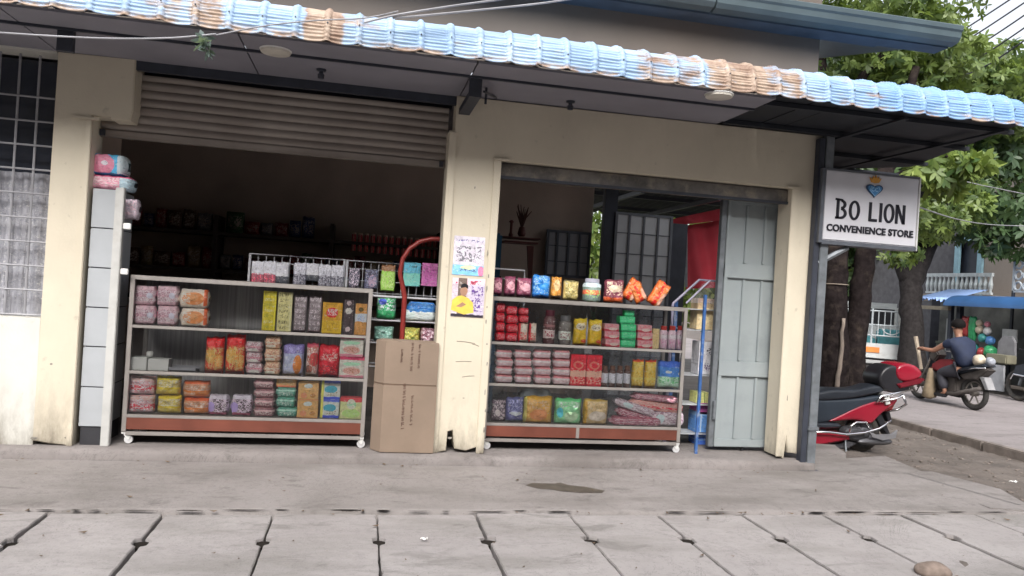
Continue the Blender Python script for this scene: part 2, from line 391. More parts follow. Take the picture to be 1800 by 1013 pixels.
# small bits of litter
lit = mat('pale_litter', (.75, .74, .72), .6)
for i, (x, y, s, lb) in enumerate([(1782, 849, .035, 'white scrap of paper on the soil at the far right'), (745, 951, .018, 'tiny pale scrap lying on the drain slab in front'), (1174, 817, .03, 'crumpled clear scrap at the foot of the shop plinth')]):
    q = atz(x, y, -.12 if i else -.17)
    mb = MB(); mb.grid(lambda u, v: (q[0]+s*(u-.5)*2, q[1]+s*(v-.5), q[2]+.012+.006*math.sin(u*9+v*5)), 5, 3)
    tag(mb.build('litter', lit), lb, 'litter')
q = atz(1640, 1008, -.12)
mb = MB(); v = bmesh.ops.create_icosphere(mb.bm, subdivisions=3, radius=.075)['verts']
for p in v: p.co *= 1+.12*math.sin(p.co.x*50+1)*math.cos(p.co.y*40)
bmesh.ops.transform(mb.bm, matrix=Matrix.Translation((q[0], q[1], -.11)) @ Matrix.Diagonal((1.3, .9, .6, 1)), verts=v)
tag(mb.build('rock', mat('brown_rock', (.22, .17, .14), .9, var=.4, scale=20), smooth=True), 'brown rock lying on the drain slabs in the foreground', 'rock')

# ================================================================= THE SHOP BUILDING
shop = thing('shop_building', 'cream single storey corner shop with wide openings and blue awning', 'building')
def prism_px(pts, Y0, Y1, name, m, parent, bev=.004):
    P = [at(x, y, Y0) for x, y in pts]
    return MB().prism([(p[0], p[2]) for p in P], Y0, Y1, 'y', bev).build(name, m, parent)
# left pillar with its broken lintel stub (outline in metres)
MB().prism([(-2.0, 0.03), (-1.9, .012), (-1.765, .0), (-1.765, 2.14), (-1.66, 2.145), (-1.65, 2.125), (-1.54, 2.13), (-1.525, 2.2), (-1.53, 2.535), (-1.99, 2.528)], 0., .22, 'y', .006).build('pillar', cream, shop)
MB().box(-1.80, -1.765, -.012, .0, .0, 2.11, bev=.004).build('door_frame', cream, shop); MB().box(-1.88, -1.72, -.012, 0, 2.11, 2.13, bev=.003).build('door_frame', cream, shop)
# wall left of it under and over the barred window
MB().box(-8, -2.0, .01, .2, -.02, .815).box(-8, -2.0, .01, .2, 2.52, 2.55).build('wall', white_pl, shop)
# middle and right: one wall with the second opening
XR = 3.50
wallp = [(.545, .02), (.60, .0), (.66, .015), (.665, .15), (.70, .16), (.72, .03), (.80, .015), (.87, .04), (.92, .03), (.925, 2.105),
         (3.235, 2.105), (3.245, .02), (3.30, .0), (3.315, .15), (3.33, .05), (3.42, .04), (3.44, .09), (XR-.03, .08), (XR, .12), (XR, 2.44), (XR-.03, 2.50), (XR-.03, 2.535), (.585, 2.53), (.585, 2.285), (.545, 2.28)]
MB().prism([p for p in wallp], 0., .2, 'y', .005).build('wall', cream, shop)
MB().box(.545, .60, -.014, 0, .0, 2.27, bev=.004).build('door_frame', cream, shop); MB().box(.875, .93, -.014, 0, .0, 2.10, bev=.004).box(.875, .99, -.018, 0, 2.10, 2.118, bev=.003).build('door_frame', cream, shop); MB().box(3.225, 3.28, -.014, 0, .02, 2.10, bev=.004).box(3.18, 3.30, -.018, 0, 2.10, 2.118, bev=.003).build('door_frame', cream, shop)
# side wall to the right is open; end return and back walls
MB().box(-2.7, 2.62, 3.2, 3.35, 0, 2.9).build('interior_wall', inner, shop)
MB().box(-2.8, -2.65, .2, 3.35, 0, 2.9).build('interior_wall', inner, shop)
MB().box(-1.95, -1.85, .22, .9, 0, 2.53).build('interior_wall', inner, shop)
# soffit boards with seams
mb = MB()
for a, b in ((-8, -4), (-3.99, -2.0), (-1.99, -.77), (-.76, .6), (.61, 2.57)):
    mb.box(a, b, -.83, -.56, 2.53, 2.545); mb.box(a, b, -.545, -.12 if b > .6 else .42, 2.53, 2.545)
mb.build('soffit', soffm, shop)
MB().box(-8, 2.57, -.562, -.543, 2.515, 2.529).build('soffit_batten', darkst, shop)
MB().box(-1.99, .585, .02, .06, 2.47, 2.529).box(-1.99, .585, .30, .42, 2.50, 2.529).build('soffit_batten', darkst, shop)
MB().box(.61, 2.57, -.119, .3, 2.538, 2.55).build('soffit', soffm, shop)
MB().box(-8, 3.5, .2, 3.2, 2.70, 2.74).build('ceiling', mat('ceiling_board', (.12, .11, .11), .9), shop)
# roller shutter, half lowered
def shm():
    m, g, p = newmat('shutter_slats'); v = g.coord(); n1 = g.noise(v, 2, 6, .6); n2 = g.noise(g.coord('Object', (.5, 1, 12)), 2, 4)
    c = g.mix(g.ramp(n1, .3, .7), (.25, .215, .19), (.36, .32, .285)); c = g.mix(g.math('MULTIPLY', g.ramp(n2, .5, .8), .5), c, (.16, .12, .10))
    g.l(c, p.inputs['Base Color']); p.inputs['Roughness'].default_value = .55; p.inputs['Metallic'].default_value = .25; return m
shutm = shm()
sh = bpy.data.objects.new('roller_shutter', None); sc.collection.objects.link(sh); sh.parent = shop
def slat(u, v):
    z = 2.085+(2.47-2.085)*v; ph = (z-2.085)/.058; ph -= math.floor(ph)
    bulge = .016*abs(math.sin(math.pi*ph))**.6
    return (-1.80+2.35*u, .17-bulge, z+.003*hn(u*6, 1, 1))
MB().grid(slat, 10, 84).build('shutter_curtain', shutm, sh)
MB().box(-1.80, .55, .15, .19, 2.035, 2.085, bev=.006).build('bottom_rail', shutm, sh)
MB().box(-1.84, .56, .21, .42, 2.30, 2.50, bev=.05).build('shutter_hood', darkst, sh)
MB().box(.50, .53, .13, .149, 2.04, 2.08).build('latch', darkst, sh); MB().box(-1.76, -1.73, .13, .149, 2.04, 2.08).build('latch', darkst, sh)
# head of the right opening: rolled-up shutter box, mottled
headm = mat('mottled_shutter_box', (.13, .12, .11), .7, var=.5, scale=9, dirt=(.30, .26, .20), dscale=6)
mb = MB(); mb.box(.93, 3.24, .06, .19, 1.995, 2.10, bev=.008); mb.build('shutter_hood', headm, shop)
MB().box(.93, 3.24, .055, .075, 1.985, 2.005).build('guide_rail', darkst, shop)
# barred window at far left
win = bpy.data.objects.new('window', None); sc.collection.objects.link(win); win.parent = shop
mb = MB()
for x in (-2.11, -2.225, -2.34, -2.455, -2.57): mb.tube([(x, .05, .82), (x, .05, 2.5)], .0075, 6)
for z in (.83, .99, 1.145, 1.30, 1.455, 1.61, 1.765, 1.92, 2.075, 2.23): mb.tube([(-2.6, .043, z), (-2.0, .043, z)], .0065, 6)
mb.build('grille', mat('grille_paint', (.30, .30, .32), .5), win)
def curt(u, v):
    x = -2.75+.75*u; return (x, .13+.012*math.sin(x*70)+.006*math.sin(x*23+v*4), .82+.93*v)
MB().grid(curt, 90, 8).build('curtain', pack('9c9ca3', ('q', 0, 1, 0, 1, '8f9097', 9), ('b', .62, .66, 'a0a0a6'), ('b', .3, .34, '9a9ba2'), rough=.7, gain=1.05), win, smooth=True)
MB().box(-2.85, -2.0, .196, .21, 1.7, 2.5).build('pane', mat('dark_pane', (.03, .035, .05), .2), win)
# upper storey wall and eaves
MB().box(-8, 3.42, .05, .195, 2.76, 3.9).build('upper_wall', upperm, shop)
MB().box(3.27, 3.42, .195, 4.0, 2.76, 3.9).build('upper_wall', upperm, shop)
gm = mat('blue_grey_gutter', (.075, .105, .118), .45, var=.2, scale=3)
mb = MB(); gp = [(-.20, 3.325), (-.20, 3.45), (-.22, 3.455), (-.245, 3.44), (-.235, 3.40), (-.225, 3.36), (-.205, 3.325)]
gp = [(-.13, 3.315), (-.13, 3.44), (-.235, 3.455), (-.25, 3.445), (-.245, 3.415), (-.232, 3.40), (-.225, 3.36), (-.20, 3.33)]
mb.prism(gp, -8, 2.395, 'x', .003); mb.prism([(y, z-.002) for y, z in gp], 2.405, 4.46, 'x', .003)
gut = mb.build('gutter', gm, shop)
MB().box(-8, 3.9, -.13, .05, 3.30, 3.324).build('eaves_soffit', mat('eaves_board', (.05, .075, .11), .6), shop)
MB().prism([(-.13, 3.325), (4.2, 4.3), (4.2, 4.32), (-.13, 3.345)], -8, 4.4, 'x').build('upper_roof', gm, shop)
MB().box(3.9, 4.43, -.13, .02, 3.303, 3.324).build('eaves_soffit', mat('eaves_board', (.05, .075, .11), .6), shop)
# ---- blue awning
def awn_mat():
    m, g, p = newmat('blue_roof_sheet'); v = g.coord(); sx = g.n('ShaderNodeSeparateXYZ'); g.l(v, sx.inputs[0]); X = sx.outputs[0]
    n1 = g.noise(v, 3, 6, .6); n2 = g.noise(v, 7, 7, .7); n3 = g.noise(g.coord('Object', (4, 6, 14)), 1.4, 6, .7)
    c = g.mix(g.ramp(n1, .3, .7), (.25, .37, .54), (.37, .49, .64)); c = g.mix(g.math('MULTIPLY', g.ramp(X, 2.7, 3.6), .55), c, (.14, .30, .56))
    c = g.mix(g.math('MULTIPLY', g.ramp(n2, .55, .75), .5), c, (.46, .49, .50))
    def win_(a, b): return g.math('MULTIPLY', g.ramp(X, a-.03, a+.01), g.ramp(X, b+.03, b-.01))
    mask = None
    for a, b, s in ((-1.24, -1.07, .55), (-1.02, -.86, .75), (-.40, -.21, 1.1), (-.2, .02, .35), (1.6, 2.02, .5), (2.08, 2.30, .85), (2.30, 2.46, 1.05), (2.46, 2.72, .75), (3.0, 3.4, .25)):
        t = g.math('MULTIPLY', win_(a, b), s); mask = t if mask is None else g.math('ADD', mask, t)
    r = g.math('MULTIPLY', g.ramp(g.math('ADD', n3, g.math('MULTIPLY', mask, .36)), .60, .78), 1.)
    low = g.ramp(sx.outputs[2], 2.58, 2.555); r = g.math('MAXIMUM', r, g.math('MULTIPLY', low, g.ramp(n3, .45, .55)))
    rc = g.mix(g.ramp(n2, .4, .6), (.24, .16, .12), (.42, .33, .26)); c = g.mix(r, c, rc)
    g.l(c, p.inputs['Base Color']); p.inputs['Roughness'].default_value = .55; p.inputs['Specular IOR Level'].default_value = .3; return m
awm = awn_mat()
aw = bpy.data.objects.new('awning', None); sc.collection.objects.link(aw); aw.parent = shop
ctrl = [(-.866, 2.545), (-.864, 2.60), (-.856, 2.65), (-.832, 2.70), (-.785, 2.738), (-.72, 2.762), (-.60, 2.785), (-.2, 2.80), (.04, 2.815)]
_S = [0]
for a, b in zip(ctrl, ctrl[1:]): _S.append(_S[-1]+math.hypot(b[0]-a[0], b[1]-a[1]))
def prof(s):
    for i in range(len(ctrl)-1):
        if s <= _S[i+1] or i == len(ctrl)-2:
            t = (s-_S[i])/(_S[i+1]-_S[i]); a, b = ctrl[i], ctrl[i+1]; y = a[0]+(b[0]-a[0])*t; z = a[1]+(b[1]-a[1])*t
            n = Vector((-(b[1]-a[1]), (b[0]-a[0]))).normalized(); return y, z, n
SP = .178
def awn(x0, x1, s0, s1):
    def f(u, v):
        x = x0+(x1-x0)*u; s = s0+(s1-s0)*v
        y, z, n = prof(s)
        ph = (x+9)/SP; ph -= math.floor(ph); d = min(ph, 1-ph)*SP
        rib = .017*max(0., math.cos(min(1, d/.022)*math.pi/2))**.7 if d < .022 else 0
        crimp = .0042*math.sin(s*2*math.pi/.0195) if s < .26 and d > .016 else 0
        k4 = math.floor((x+9)/(SP*5)); dent = .005*hn(x, s*3, 4.3)+.004*math.sin(k4*2.4)+.003*hn(x+k4, s*9, 13)
        sag = -.012*math.sin(ph*math.pi)*max(0, 1-s/.05)
        o_ = rib+crimp+dent; wob = .006*hn(x, 0, 1.7)
        return (x, y+n.x*o_, z+n.y*o_+sag+wob)
    return f
mb = MB(); SE = .37; SB = _S[-1]
mb.grid(awn(-2.6, 4.47, 0, SE), 1300, 84)
for a, b in ((-2.6, 2.879), (2.897, 3.078), (3.086, 4.47)): mb.grid(awn(a, b, SE, SB), int((b-a)*60)+4, 8)
aws = mb.build('roof_sheet', awm, aw, smooth=True)
md = aws.modifiers.new('t', 'SOLIDIFY'); md.thickness = .002
x = -9+SP*math.ceil((-2.5+9)/SP)
scw = MB().lathe([(0.001, -.004), (.005, -.003), (.005, .0)], (0, 0, 0), 8, 'y').build('roof_screw', darkst, aw); scw.location = (x, -.878, 2.645)
rs_ = random.Random(1)
while x < 4.2:
    x += SP; c = scw.copy(); sc.collection.objects.link(c); c.location = (x, -.878, 2.645+rs_.uniform(-.012, .012))
# underside, open to view right of the soffit
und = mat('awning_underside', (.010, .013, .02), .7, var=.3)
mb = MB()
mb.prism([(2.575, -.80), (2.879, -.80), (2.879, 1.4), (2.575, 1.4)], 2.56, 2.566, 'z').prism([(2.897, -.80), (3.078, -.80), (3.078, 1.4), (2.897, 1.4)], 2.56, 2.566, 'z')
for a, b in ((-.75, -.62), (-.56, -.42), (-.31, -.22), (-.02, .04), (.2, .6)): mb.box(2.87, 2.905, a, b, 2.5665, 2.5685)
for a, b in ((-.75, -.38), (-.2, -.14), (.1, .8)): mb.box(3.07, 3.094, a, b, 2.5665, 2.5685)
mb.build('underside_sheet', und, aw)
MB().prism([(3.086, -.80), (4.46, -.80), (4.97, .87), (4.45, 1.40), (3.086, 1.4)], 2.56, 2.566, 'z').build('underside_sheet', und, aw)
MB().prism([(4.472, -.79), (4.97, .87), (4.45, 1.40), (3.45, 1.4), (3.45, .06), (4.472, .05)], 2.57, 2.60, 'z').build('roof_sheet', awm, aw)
mb = MB()
for y in (-.7, -.1, .6, 1.2): mb.box(2.58, 4.5+.3*(y+.8), y, y+.04, 2.525, 2.555)
for x in (3.55, 4.35): mb.box(x, x+.04, -.8, 1.2, 2.51, 2.524)
mb.build('purlin', und, aw)
for x0, w_ in ((-1.80, .085), (-2.52, .06)): MB().box(x0, x0+w_, -.54, -.5, 2.40, 2.529).build('bracket', darkst, aw)
mb = MB(); mb.box(.60, .68, -.54, -.5, 2.40, 2.529); mb.box(.602, .678, -.499, .0, 2.40, 2.44)
mb.tube([(.70, -.5, 2.45), (.86, -.02, 2.54)], .008, 5); mb.tube([(.745, -.3, 2.42), (.745, -.3, 2.55)], .009, 5)
mb.build('bracket', darkst, aw)
# ceiling lights and bare lampholders
disc = mat('frosted_diffuser', (.60, .57, .50), .5)
cl = thing('ceiling_light', 'round flat ceiling light under the awning, the one over the left opening', 'ceiling light', 'round ceiling lights', (-.585, -.605, 2.53))
MB().lathe([(.085, -.02), (.088, -.012), (.088, 0)], n=28).build('diffuser', disc, cl); MB().lathe([(.09, -.008), (.094, -.004), (.094, -.001)], n=28).build('rim', white, cl)
dup(cl, (2.19, -.79, 2.53), 'round flat ceiling light under the awning, above the right opening')
bh = thing('lampholder', 'empty black lampholder hanging from the soffit above the left shutter', 'lampholder', 'bare lampholders', (-.336, -.288, 2.53))
MB().lathe([(.03, 0), (.03, -.012), (.014, -.014), (.014, -.03), (.022, -.034), (.02, -.06), (.012, -.062)], n=14).build('socket', darkst, bh)
dup(bh, (1.36, -.202, 2.53), 'empty black lampholder hanging from the soffit above the right opening')
# grey steel post at the corner
pst = thing('steel_post', 'grey square steel post at the right corner of the shop', 'post', loc=(3.49, -.04, 0))
MB().box(-.035, .035, -.035, .035, -.07, 2.52, bev=.004).build('shaft', steel, pst)
MB().box(-.09, -.04, -.03, .03, -.05, 2.5, bev=.004).build('backing_channel', darkst, pst)
MB().box(-.1, .06, -.06, .06, -.085, -.066).build('base_plate', darkst, pst)
MB().box(-.045, .045, -.045, .045, .24, .27, bev=.003).build('clamp', steel, pst)
# ---- sign box
sg = thing('shop_sign', 'white box sign with black lettering and blue crowned emblem on the corner post', 'sign', loc=(3.425, -.1, 1.705))
signw = mat('sign_face', (.62, .62, .66), .35, var=.05, scale=2)
MB().box(.02, .845, -.001, .12, .01, .552, bev=.008).build('panel', signw, sg)
fr_m = mat('sign_frame', (.10, .11, .13), .4)
MB().box(-.01, .019, -.006, .125, -.01, .56).box(.019, .85, -.006, .125, -.02, .009).box(.019, .85, .0, .125, .553, .566).build('frame', fr_m, sg)
MB().box(.846, .856, -.006, .125, -.02, .56).build('edge_trim', white, sg)
MB().tube([(.03, .05, -.17), (.28, .05, -.03)], .022, 6).build('brace', steel, sg)
def text(s, size, x, z, m, parent, name, off=.0, sx=1., shear=0., align='CENTER', ext=.003, y=-.0045, rot=None):
    cu = bpy.data.curves.new(name, 'FONT'); cu.body = s; cu.size = size; cu.align_x = align; cu.offset = off; cu.extrude = ext; cu.shear = shear; cu.space_character = 1.06
    t = bpy.data.objects.new(name, cu); sc.collection.objects.link(t)
    bpy.context.view_layer.update()
    me = bpy.data.meshes.new_from_object(t.evaluated_get(bpy.context.evaluated_depsgraph_get())); bpy.data.objects.remove(t)
    me.materials.clear(); me.materials.append(m); o = bpy.data.objects.new(name, me); sc.collection.objects.link(o)
    o.parent = parent; o.location = (x, y, z); o.rotation_euler = rot or (RAD(90), 0, 0); o.scale = (sx, 1, 1); return o
letb = mat('black_letters', (.012, .012, .02), .4)
def sletter(mb, ch, x, z, w_, h_, t, y0=-.009, y1=-.001):
    """block capitals drawn as strokes"""
    S = {'L': [((0, 1), (0, 0)), ((0, 0), (1, 0))], 'I': [((.5, 1), (.5, 0))], 'N': [((0, 0), (0, 1)), ((0, 1), (1, 0)), ((1, 0), (1, 1))]}
    return S
def glyphs(word, xs, z0, H, Wd, t):
    for ch, x in zip(word, xs):
        mb = MB(); y0, y1 = -.006, -.001
        def bar(a, b, w_=t):
            a = Vector((a[0], a[1])); b = Vector((b[0], b[1])); d = (b-a).normalized(); n_ = Vector((-d.y, d.x))*w_/2
            mb.prism([(x+q.x, z0+q.y) for q in (a+n_, b+n_, b-n_, a-n_)], y0, y1, 'y')
        def ring(cx, cz, rx, rz, a0, a1, w_=t, n=18):
            for i in range(n):
                p = []
                for aa, k in ((a0+(a1-a0)*i/n, 0), (a0+(a1-a0)*(i+1)/n, 0), (a0+(a1-a0)*(i+1)/n, 1), (a0+(a1-a0)*i/n, 1)):
                    p.append((x+cx+(rx-w_*k)*math.cos(aa), z0+cz+(rz-w_*.8*k)*math.sin(aa)))
                mb.prism(p, y0, y1, 'y')
        if ch == 'B':
            bar((t*.5, 0), (t*.5, H*1.02)); bar((-t*.5, H*1.0), (Wd*.6, H*.97), t*.7); bar((-t*.3, t*.35), (Wd*.5, t*.35), t*.7)
            ring(Wd*.45, H*.75, Wd*.5, H*.25, -math.pi/2, math.pi/2); ring(Wd*.45, H*.29, Wd*.58, H*.29, -math.pi/2, math.pi/2)
        if ch == 'O': ring(Wd*.5, H*.5, Wd*.55, H*.51, 0, 2*math.pi, n=28)
        if ch == 'L': bar((t*.5, 0), (t*.5, H)); bar((t, t*.45), (Wd*.85, t*.45), t*.9)
        if ch == 'I': bar((t*.5, 0), (t*.5, H))
        if ch == 'N': bar((t*.5, 0), (t*.5, H)); bar((Wd-t*.5, 0), (Wd-t*.5, H)); bar((t*.6, H*.97), (Wd-t*.6, H*.03), t*.95)
        mb.build('lettering', letb, sg)
glyphs('BOLION', (.128, .240, .410, .503, .545, .645), .182, .150, .088, .024)
text('CONVENIENCE STORE', .072, .432, .085, letb, sg, 'lettering', .0026, .99, .0)
# serifs that make the lower line a slab face
emb = bpy.data.objects.new('emblem', None); sc.collection.objects.link(emb); emb.parent = sg; emb.location = (.445, -.002, .425)
def heart(s, n=36):
    P = []
    for i in range(n):
        a = 2*math.pi*i/n; x = 16*math.sin(a)**3; z = 13*math.cos(a)-5*math.cos(2*a)-2*math.cos(3*a)-.6*math.cos(4*a); P.append((x*s/16, (z*.92+2)*s/16))
    return P
P1 = [(x, z*.95 if z < 0 else z*.78) for x, z in heart(.073)]
MB().prism(P1, -.008, .0, 'y').build('shield', mat('emblem_dark', (.02, .06, .14), .4), emb)
MB().prism([(x*.82, z*.82) for x, z in P1], -.012, -.0085, 'y').build('shield_fill', mat('emblem_blue', (.07, .25, .52), .4), emb)
pale = mat('emblem_pale', (.30, .55, .78), .4)
mb = MB()
for s in (1, -1): mb.torus((s*.016, -.0125, .006), .013, .004, 'y', 16, 6, RAD(60 if s > 0 else 60), RAD(330 if s > 0 else 330))
mb.tube([(-.03, -.013, .03), (-.045, -.013, .0), (0, -.013, -.045), (.045, -.013, 0), (.03, -.013, .03)], .003, 5)
mb.build('monogram', pale, emb)
gold = mat('gold_crown', (.70, .34, .06), .35, .3)
MB().prism([(-.032, .062), (-.05, .10), (-.022, .088), (-.018, .112), (-.002, .096), (.004, .122), (.016, .096), (.036, .112), (.03, .088), (.055, .098), (.034, .062), (0, .056)], -.011, .0, 'y', .001).build('crown', gold, emb)

# ================================================================= SHOW CASES
backg = mat('case_back_glass', (.30, .28, .29), .3, var=.5, scale=5, dirt=(.16, .14, .14), dscale=8)
def _streaky():  # vertical streaks in the colour stand in for a curtain's reflection
    m, g, p = newmat('streaky_back_panel'); n1 = g.noise(g.coord('Object', (60, 1, 1.2)), 1, 4, .7); n2 = g.noise(g.coord(), 4, 4)
    c = g.mix(g.ramp(n1, .3, .7), (.18, .17, .17), (.46, .44, .445)); c = g.mix(g.math('MULTIPLY', g.ramp(n2, .4, .7), .5), c, (.27, .27, .28))
    g.l(c, p.inputs['Base Color']); p.inputs['Roughness'].default_value = .3; return m
streaky = _streaky()
def case(name, label, x0, x1, y0, D, split=None):
    t = thing(name, label, 'display case', 'glass display cases', (0, y0, 0))
    z0, z1 = .082, 1.127; s = .028
    for i, (x, y) in enumerate(((x0, 0), (x1-s, 0), (x0, D-s), (x1-s, D-s))): MB().box(x, x+s, y, y+s, z0, z1, bev=.002).build('frame_post', alu, t)
    for z, h in ((z1-.03, .03), (.178, .022), (z0-.022, .024)):
        mb = MB(); mb.box(x0+s-.002, x1-s+.002, .001, s-.001, z, z+h, bev=.002); mb.box(x0+s, x1-s, D-s+.001, D-.001, z, z+h)
        mb.box(x0+.001, x0+s-.001, s, D-s, z, z+h); mb.box(x1-s+.001, x1-.001, s, D-s, z, z+h)
        mb.build('frame_rail', alu, t)
    for z in (.80, .495):
        sh_ = MB().box(x0+s, x1-s, -.002, .02, z-.024, z-.004, bev=.002).build('shelf', alu, t)
        MB().quad((x0+s, .02, z-.004), (x1-s, .02, z-.004), (x1-s, D-s, z-.004), (x0+s, D-s, z-.004)).build('shelf_glass', glass(), sh_)
    MB().box(x0+s, x1-s, .02, D-s, .190, .199).build('shelf', alu, t)
    MB().quad((x0+s, .006, .20), (x1-s, .006, .20), (x1-s, .006, 1.097), (x0+s, .006, 1.097)).build('front_glass', glass(), t)
    MB().quad((x0+.004, .002, z1+.003), (x1-.004, .002, z1+.003), (x1-.004, D-.002, z1+.003), (x0+.004, D-.002, z1+.003)).build('top_glass', glass(), t)
    MB().box(x0+s+.001, x1-s-.001, D-.018, D-.012, .20, 1.097).build('back_panel', glass('case_back_glass_hazy', (.75, .76, .78), .45) if split else streaky, t)
    if split:
        MB().box(x0+s, split-.012, .004, .02, .10, .178).build('kick_panel', wood, t); MB().box(split+.012, x1-s, .004, .02, .10, .178).build('kick_panel', wood, t)
        MB().box(split-.012, split+.012, .0, .022, .10, .178).build('frame_post', alu, t)
    else: MB().box(x0+s, x1-s, .004, .02, .10, .178).build('kick_panel', wood, t)
    for x in (x0+.03, x1-.03):
        for y in (.03, D-.04):
            MB().box(x-.03, x+.03, y-.025, y+.025, .069, .077).prism([(x-.022, .068), (x+.03, .068), (x+.02, .03), (x+.008, .03)], y-.018, y-.014, 'y').prism([(x-.022, .068), (x+.03, .068), (x+.02, .03), (x+.008, .03)], y+.014, y+.018, 'y').build('caster', white, t)
            c = [q for q in t.children if q.name.startswith('caster')][-1]
            MB().lathe([(.008, -.012), (.027, -.011), (.029, 0), (.027, .011), (.008, .012)], (x+.012, y, .029), 18, 'y').build('wheel', mat('caster_wheel', (.62, .62, .62), .4), c)
    return t
YL, YR, DC = .08, .12, .42
case('display_case', 'wheeled glass display case in the left opening with white casters', -1.50, .085, YL, DC)
case('display_case', 'wheeled glass display case behind the right opening with split wooden kick panel', .935, 2.485, YR, DC, 1.66)

# ---- goods
def pouch_mesh(w_, h_, d, seed=0, lying=False, crimp=.07, m=None):
    r = random.Random(seed); a, b, c, e = [r.uniform(0, 6) for _ in range(4)]; NU, NV = 12, 14; mb = MB()
    def surf(side):
        def f(u, v):
            U, V = u*2-1, v*2-1
            t = max(0, 1-abs(U)**5)**.7*max(0, 1-abs(V)**5)**.8
            if v < crimp or v > 1-crimp: t *= .12
            wv = .20*math.sin(U*5+a+V*3)*math.cos(V*7+b)+.12*math.sin(U*13+c)*math.sin(V*11+e)+.06*math.sin(U*19+V*17+e)
            inset = .05*(1-abs(V)**2)*0+.035*abs(V)**4
            x = U*w_/2*(1-inset-.03*(1-V*V)*math.sin(a+V*3)); z = h_*v+(.018*h_*math.sin(U*6+e)+.02*h_*U*math.cos(a))*max(0, v-.6)*2.5
            return (x, side*(d/2*t*(1+wv)+.0012), max(z, 0))
        return f
    mb.grid(surf(-1), NU, NV); mb.grid(surf(1), NU, NV)
    bmesh.ops.remove_doubles(mb.bm, verts=mb.bm.verts[:], dist=.0027)
    return mb
def item(kind, px, zb, Y, m, name, label, cat, group=None, d=None, seed=0, tilt=0, lidm=None, rz=None):
    """px=(x0,ytop,x1,ybottom) only gives width and height; the thing stands at zb (or at its own height if zb is None)"""
    x0, y0, x1, y1 = px; A = at((x0+x1)/2, (y0+y1)/2, Y); B0 = at(x0, (y0+y1)/2, Y); B1 = at(x1, (y0+y1)/2, Y)
    top = at((x0+x1)/2, y0, Y)[2]; bot = at((x0+x1)/2, y1, Y)[2]
    w_ = B1[0]-B0[0]-.003; zb_ = bot if zb is None else zb; h_ = top-zb_
    if zb is not None and h_ < (top-bot)*.6: h_ = top-bot
    d = d or min(.10, w_*.55); X = A[0]
    if kind == 'pouch': o = pouch_mesh(w_, h_, d, seed).build(name, m, smooth=True)
    elif kind == 'box': o = MB().box(-w_/2, w_/2, -d/2, d/2, 0, h_, bev=.002).build(name, m)
    elif kind == 'sack':          # lying soft pack: wide, low
        def f(u, v):
            a = 2*math.pi*v; U = u*2-1; rr = random.Random(seed).uniform(0, 5)
            k = min(1, (1-abs(U))/.16)**.5 if abs(U) < .9 else .25+.3*(1-abs(U))/.1; k = max(.12, k)
            cr = 1+.05*math.sin(U*13+rr+3*math.sin(a)); ca, sa = math.cos(a), math.sin(a)
            sq = lambda q: math.copysign(abs(q)**.45, q)
            return (U*w_/2+.004*math.sin(a*3+rr)*(abs(U) > .9), d/2*sq(ca)*max(.3, k)*cr, h_/2+h_/2*sq(sa)*(k if abs(U) < .95 else k*1.6)*min(1, cr))
        mb = MB(); mb.grid(f, 20, 16); bmesh.ops.remove_doubles(mb.bm, verts=mb.bm.verts[:], dist=.0005); o = mb.build(name, m, smooth=True)
    elif kind == 'jar':
        r = w_/2; o = MB().lathe([(r*.9, 0), (r, .006), (r, h_*.74), (r*.72, h_*.82)], n=20).build(name, m, smooth=True)
        l = MB().lathe([(r*.74, h_*.82), (r*.78, h_*.83), (r*.78, h_*.985), (r*.7, h_)], n=20).build('lid', lidm or white); l.parent = o
    elif kind == 'tube':
        r = w_/2; o = MB().lathe([(r*.95, 0), (r, .004), (r, h_-.004), (r*.9, h_)], n=14).build(name, m, smooth=True)
    elif kind == 'card':
        o = MB().box(-w_/2, w_/2, -.002, .002, 0, h_).build(name, m)
    o.location = (X, Y, zb_)
    rr = random.Random(seed*7+3); o.rotation_euler = (0, RAD(tilt), RAD(rr.uniform(-5, 5) if rz is None else rz))
    return tag(o, label, cat, group)
def column(kind, px, n, zb, Y, m, name, label, cat, group, d=None, seed=0):
    """n of the same pack stacked"""
    x0, y0, x1, y1 = px; top = at((x0+x1)/2, y0, Y)[2]; H = (top-zb)/n; step = (y1-y0)/n
    jr = random.Random(int(x0)+seed)
    pos = ['lone'] if n == 1 else (['upper', 'lower'][::-1] if n == 2 else ['lowest', 'second lowest', 'third lowest', 'fourth lowest', 'fifth lowest'][:n-1]+['topmost'])
    for k in range(n):
        yb = y1-step*k
        o = item(kind, (x0, yb-step, x1, yb), zb+H*k+.0005, Y, m, name, f'{label}, {pos[k]} of its stack' if n > 1 else label, cat, group, d, seed+k)
        o.scale.z = (H-.001)/max(1e-3, (top-zb)-H*k) if False else 1
        bb = max(v.co.z for v in o.data.vertices); o.scale.z = (H-.001)/bb
        o.location.x += jr.uniform(-.004, .004); o.location.y += jr.uniform(-.012, .008); o.rotation_euler[2] = RAD(jr.uniform(-7, 7)); o.scale.x = jr.uniform(.97, 1.05)
S1, S2, S3 = .7965, .4915, .1995       # shelf tops
yl, yr = YL+.085, YR+.085
GL1, GL2, GL3 = 'packets on the top shelf of the left case', 'packets on the middle shelf of the left case', 'packets on the bottom shelf of the left case'
GR1, GR2, GR3 = 'packets on the top shelf of the right case', 'packets on the middle shelf of the right case', 'packets on the bottom shelf of the right case'
pinkbun = pack('a98e96', ('b', .2, .42, 'e6d8dd'), ('b', .55, .75, 'd8c4cc'), ('q', .1, .9, .2, .8, '7d5462', 9), ('e', .75, .5, .14, .16, 'e9e4f4'), ('v', .0, .06, 'b3607a'))
col = column
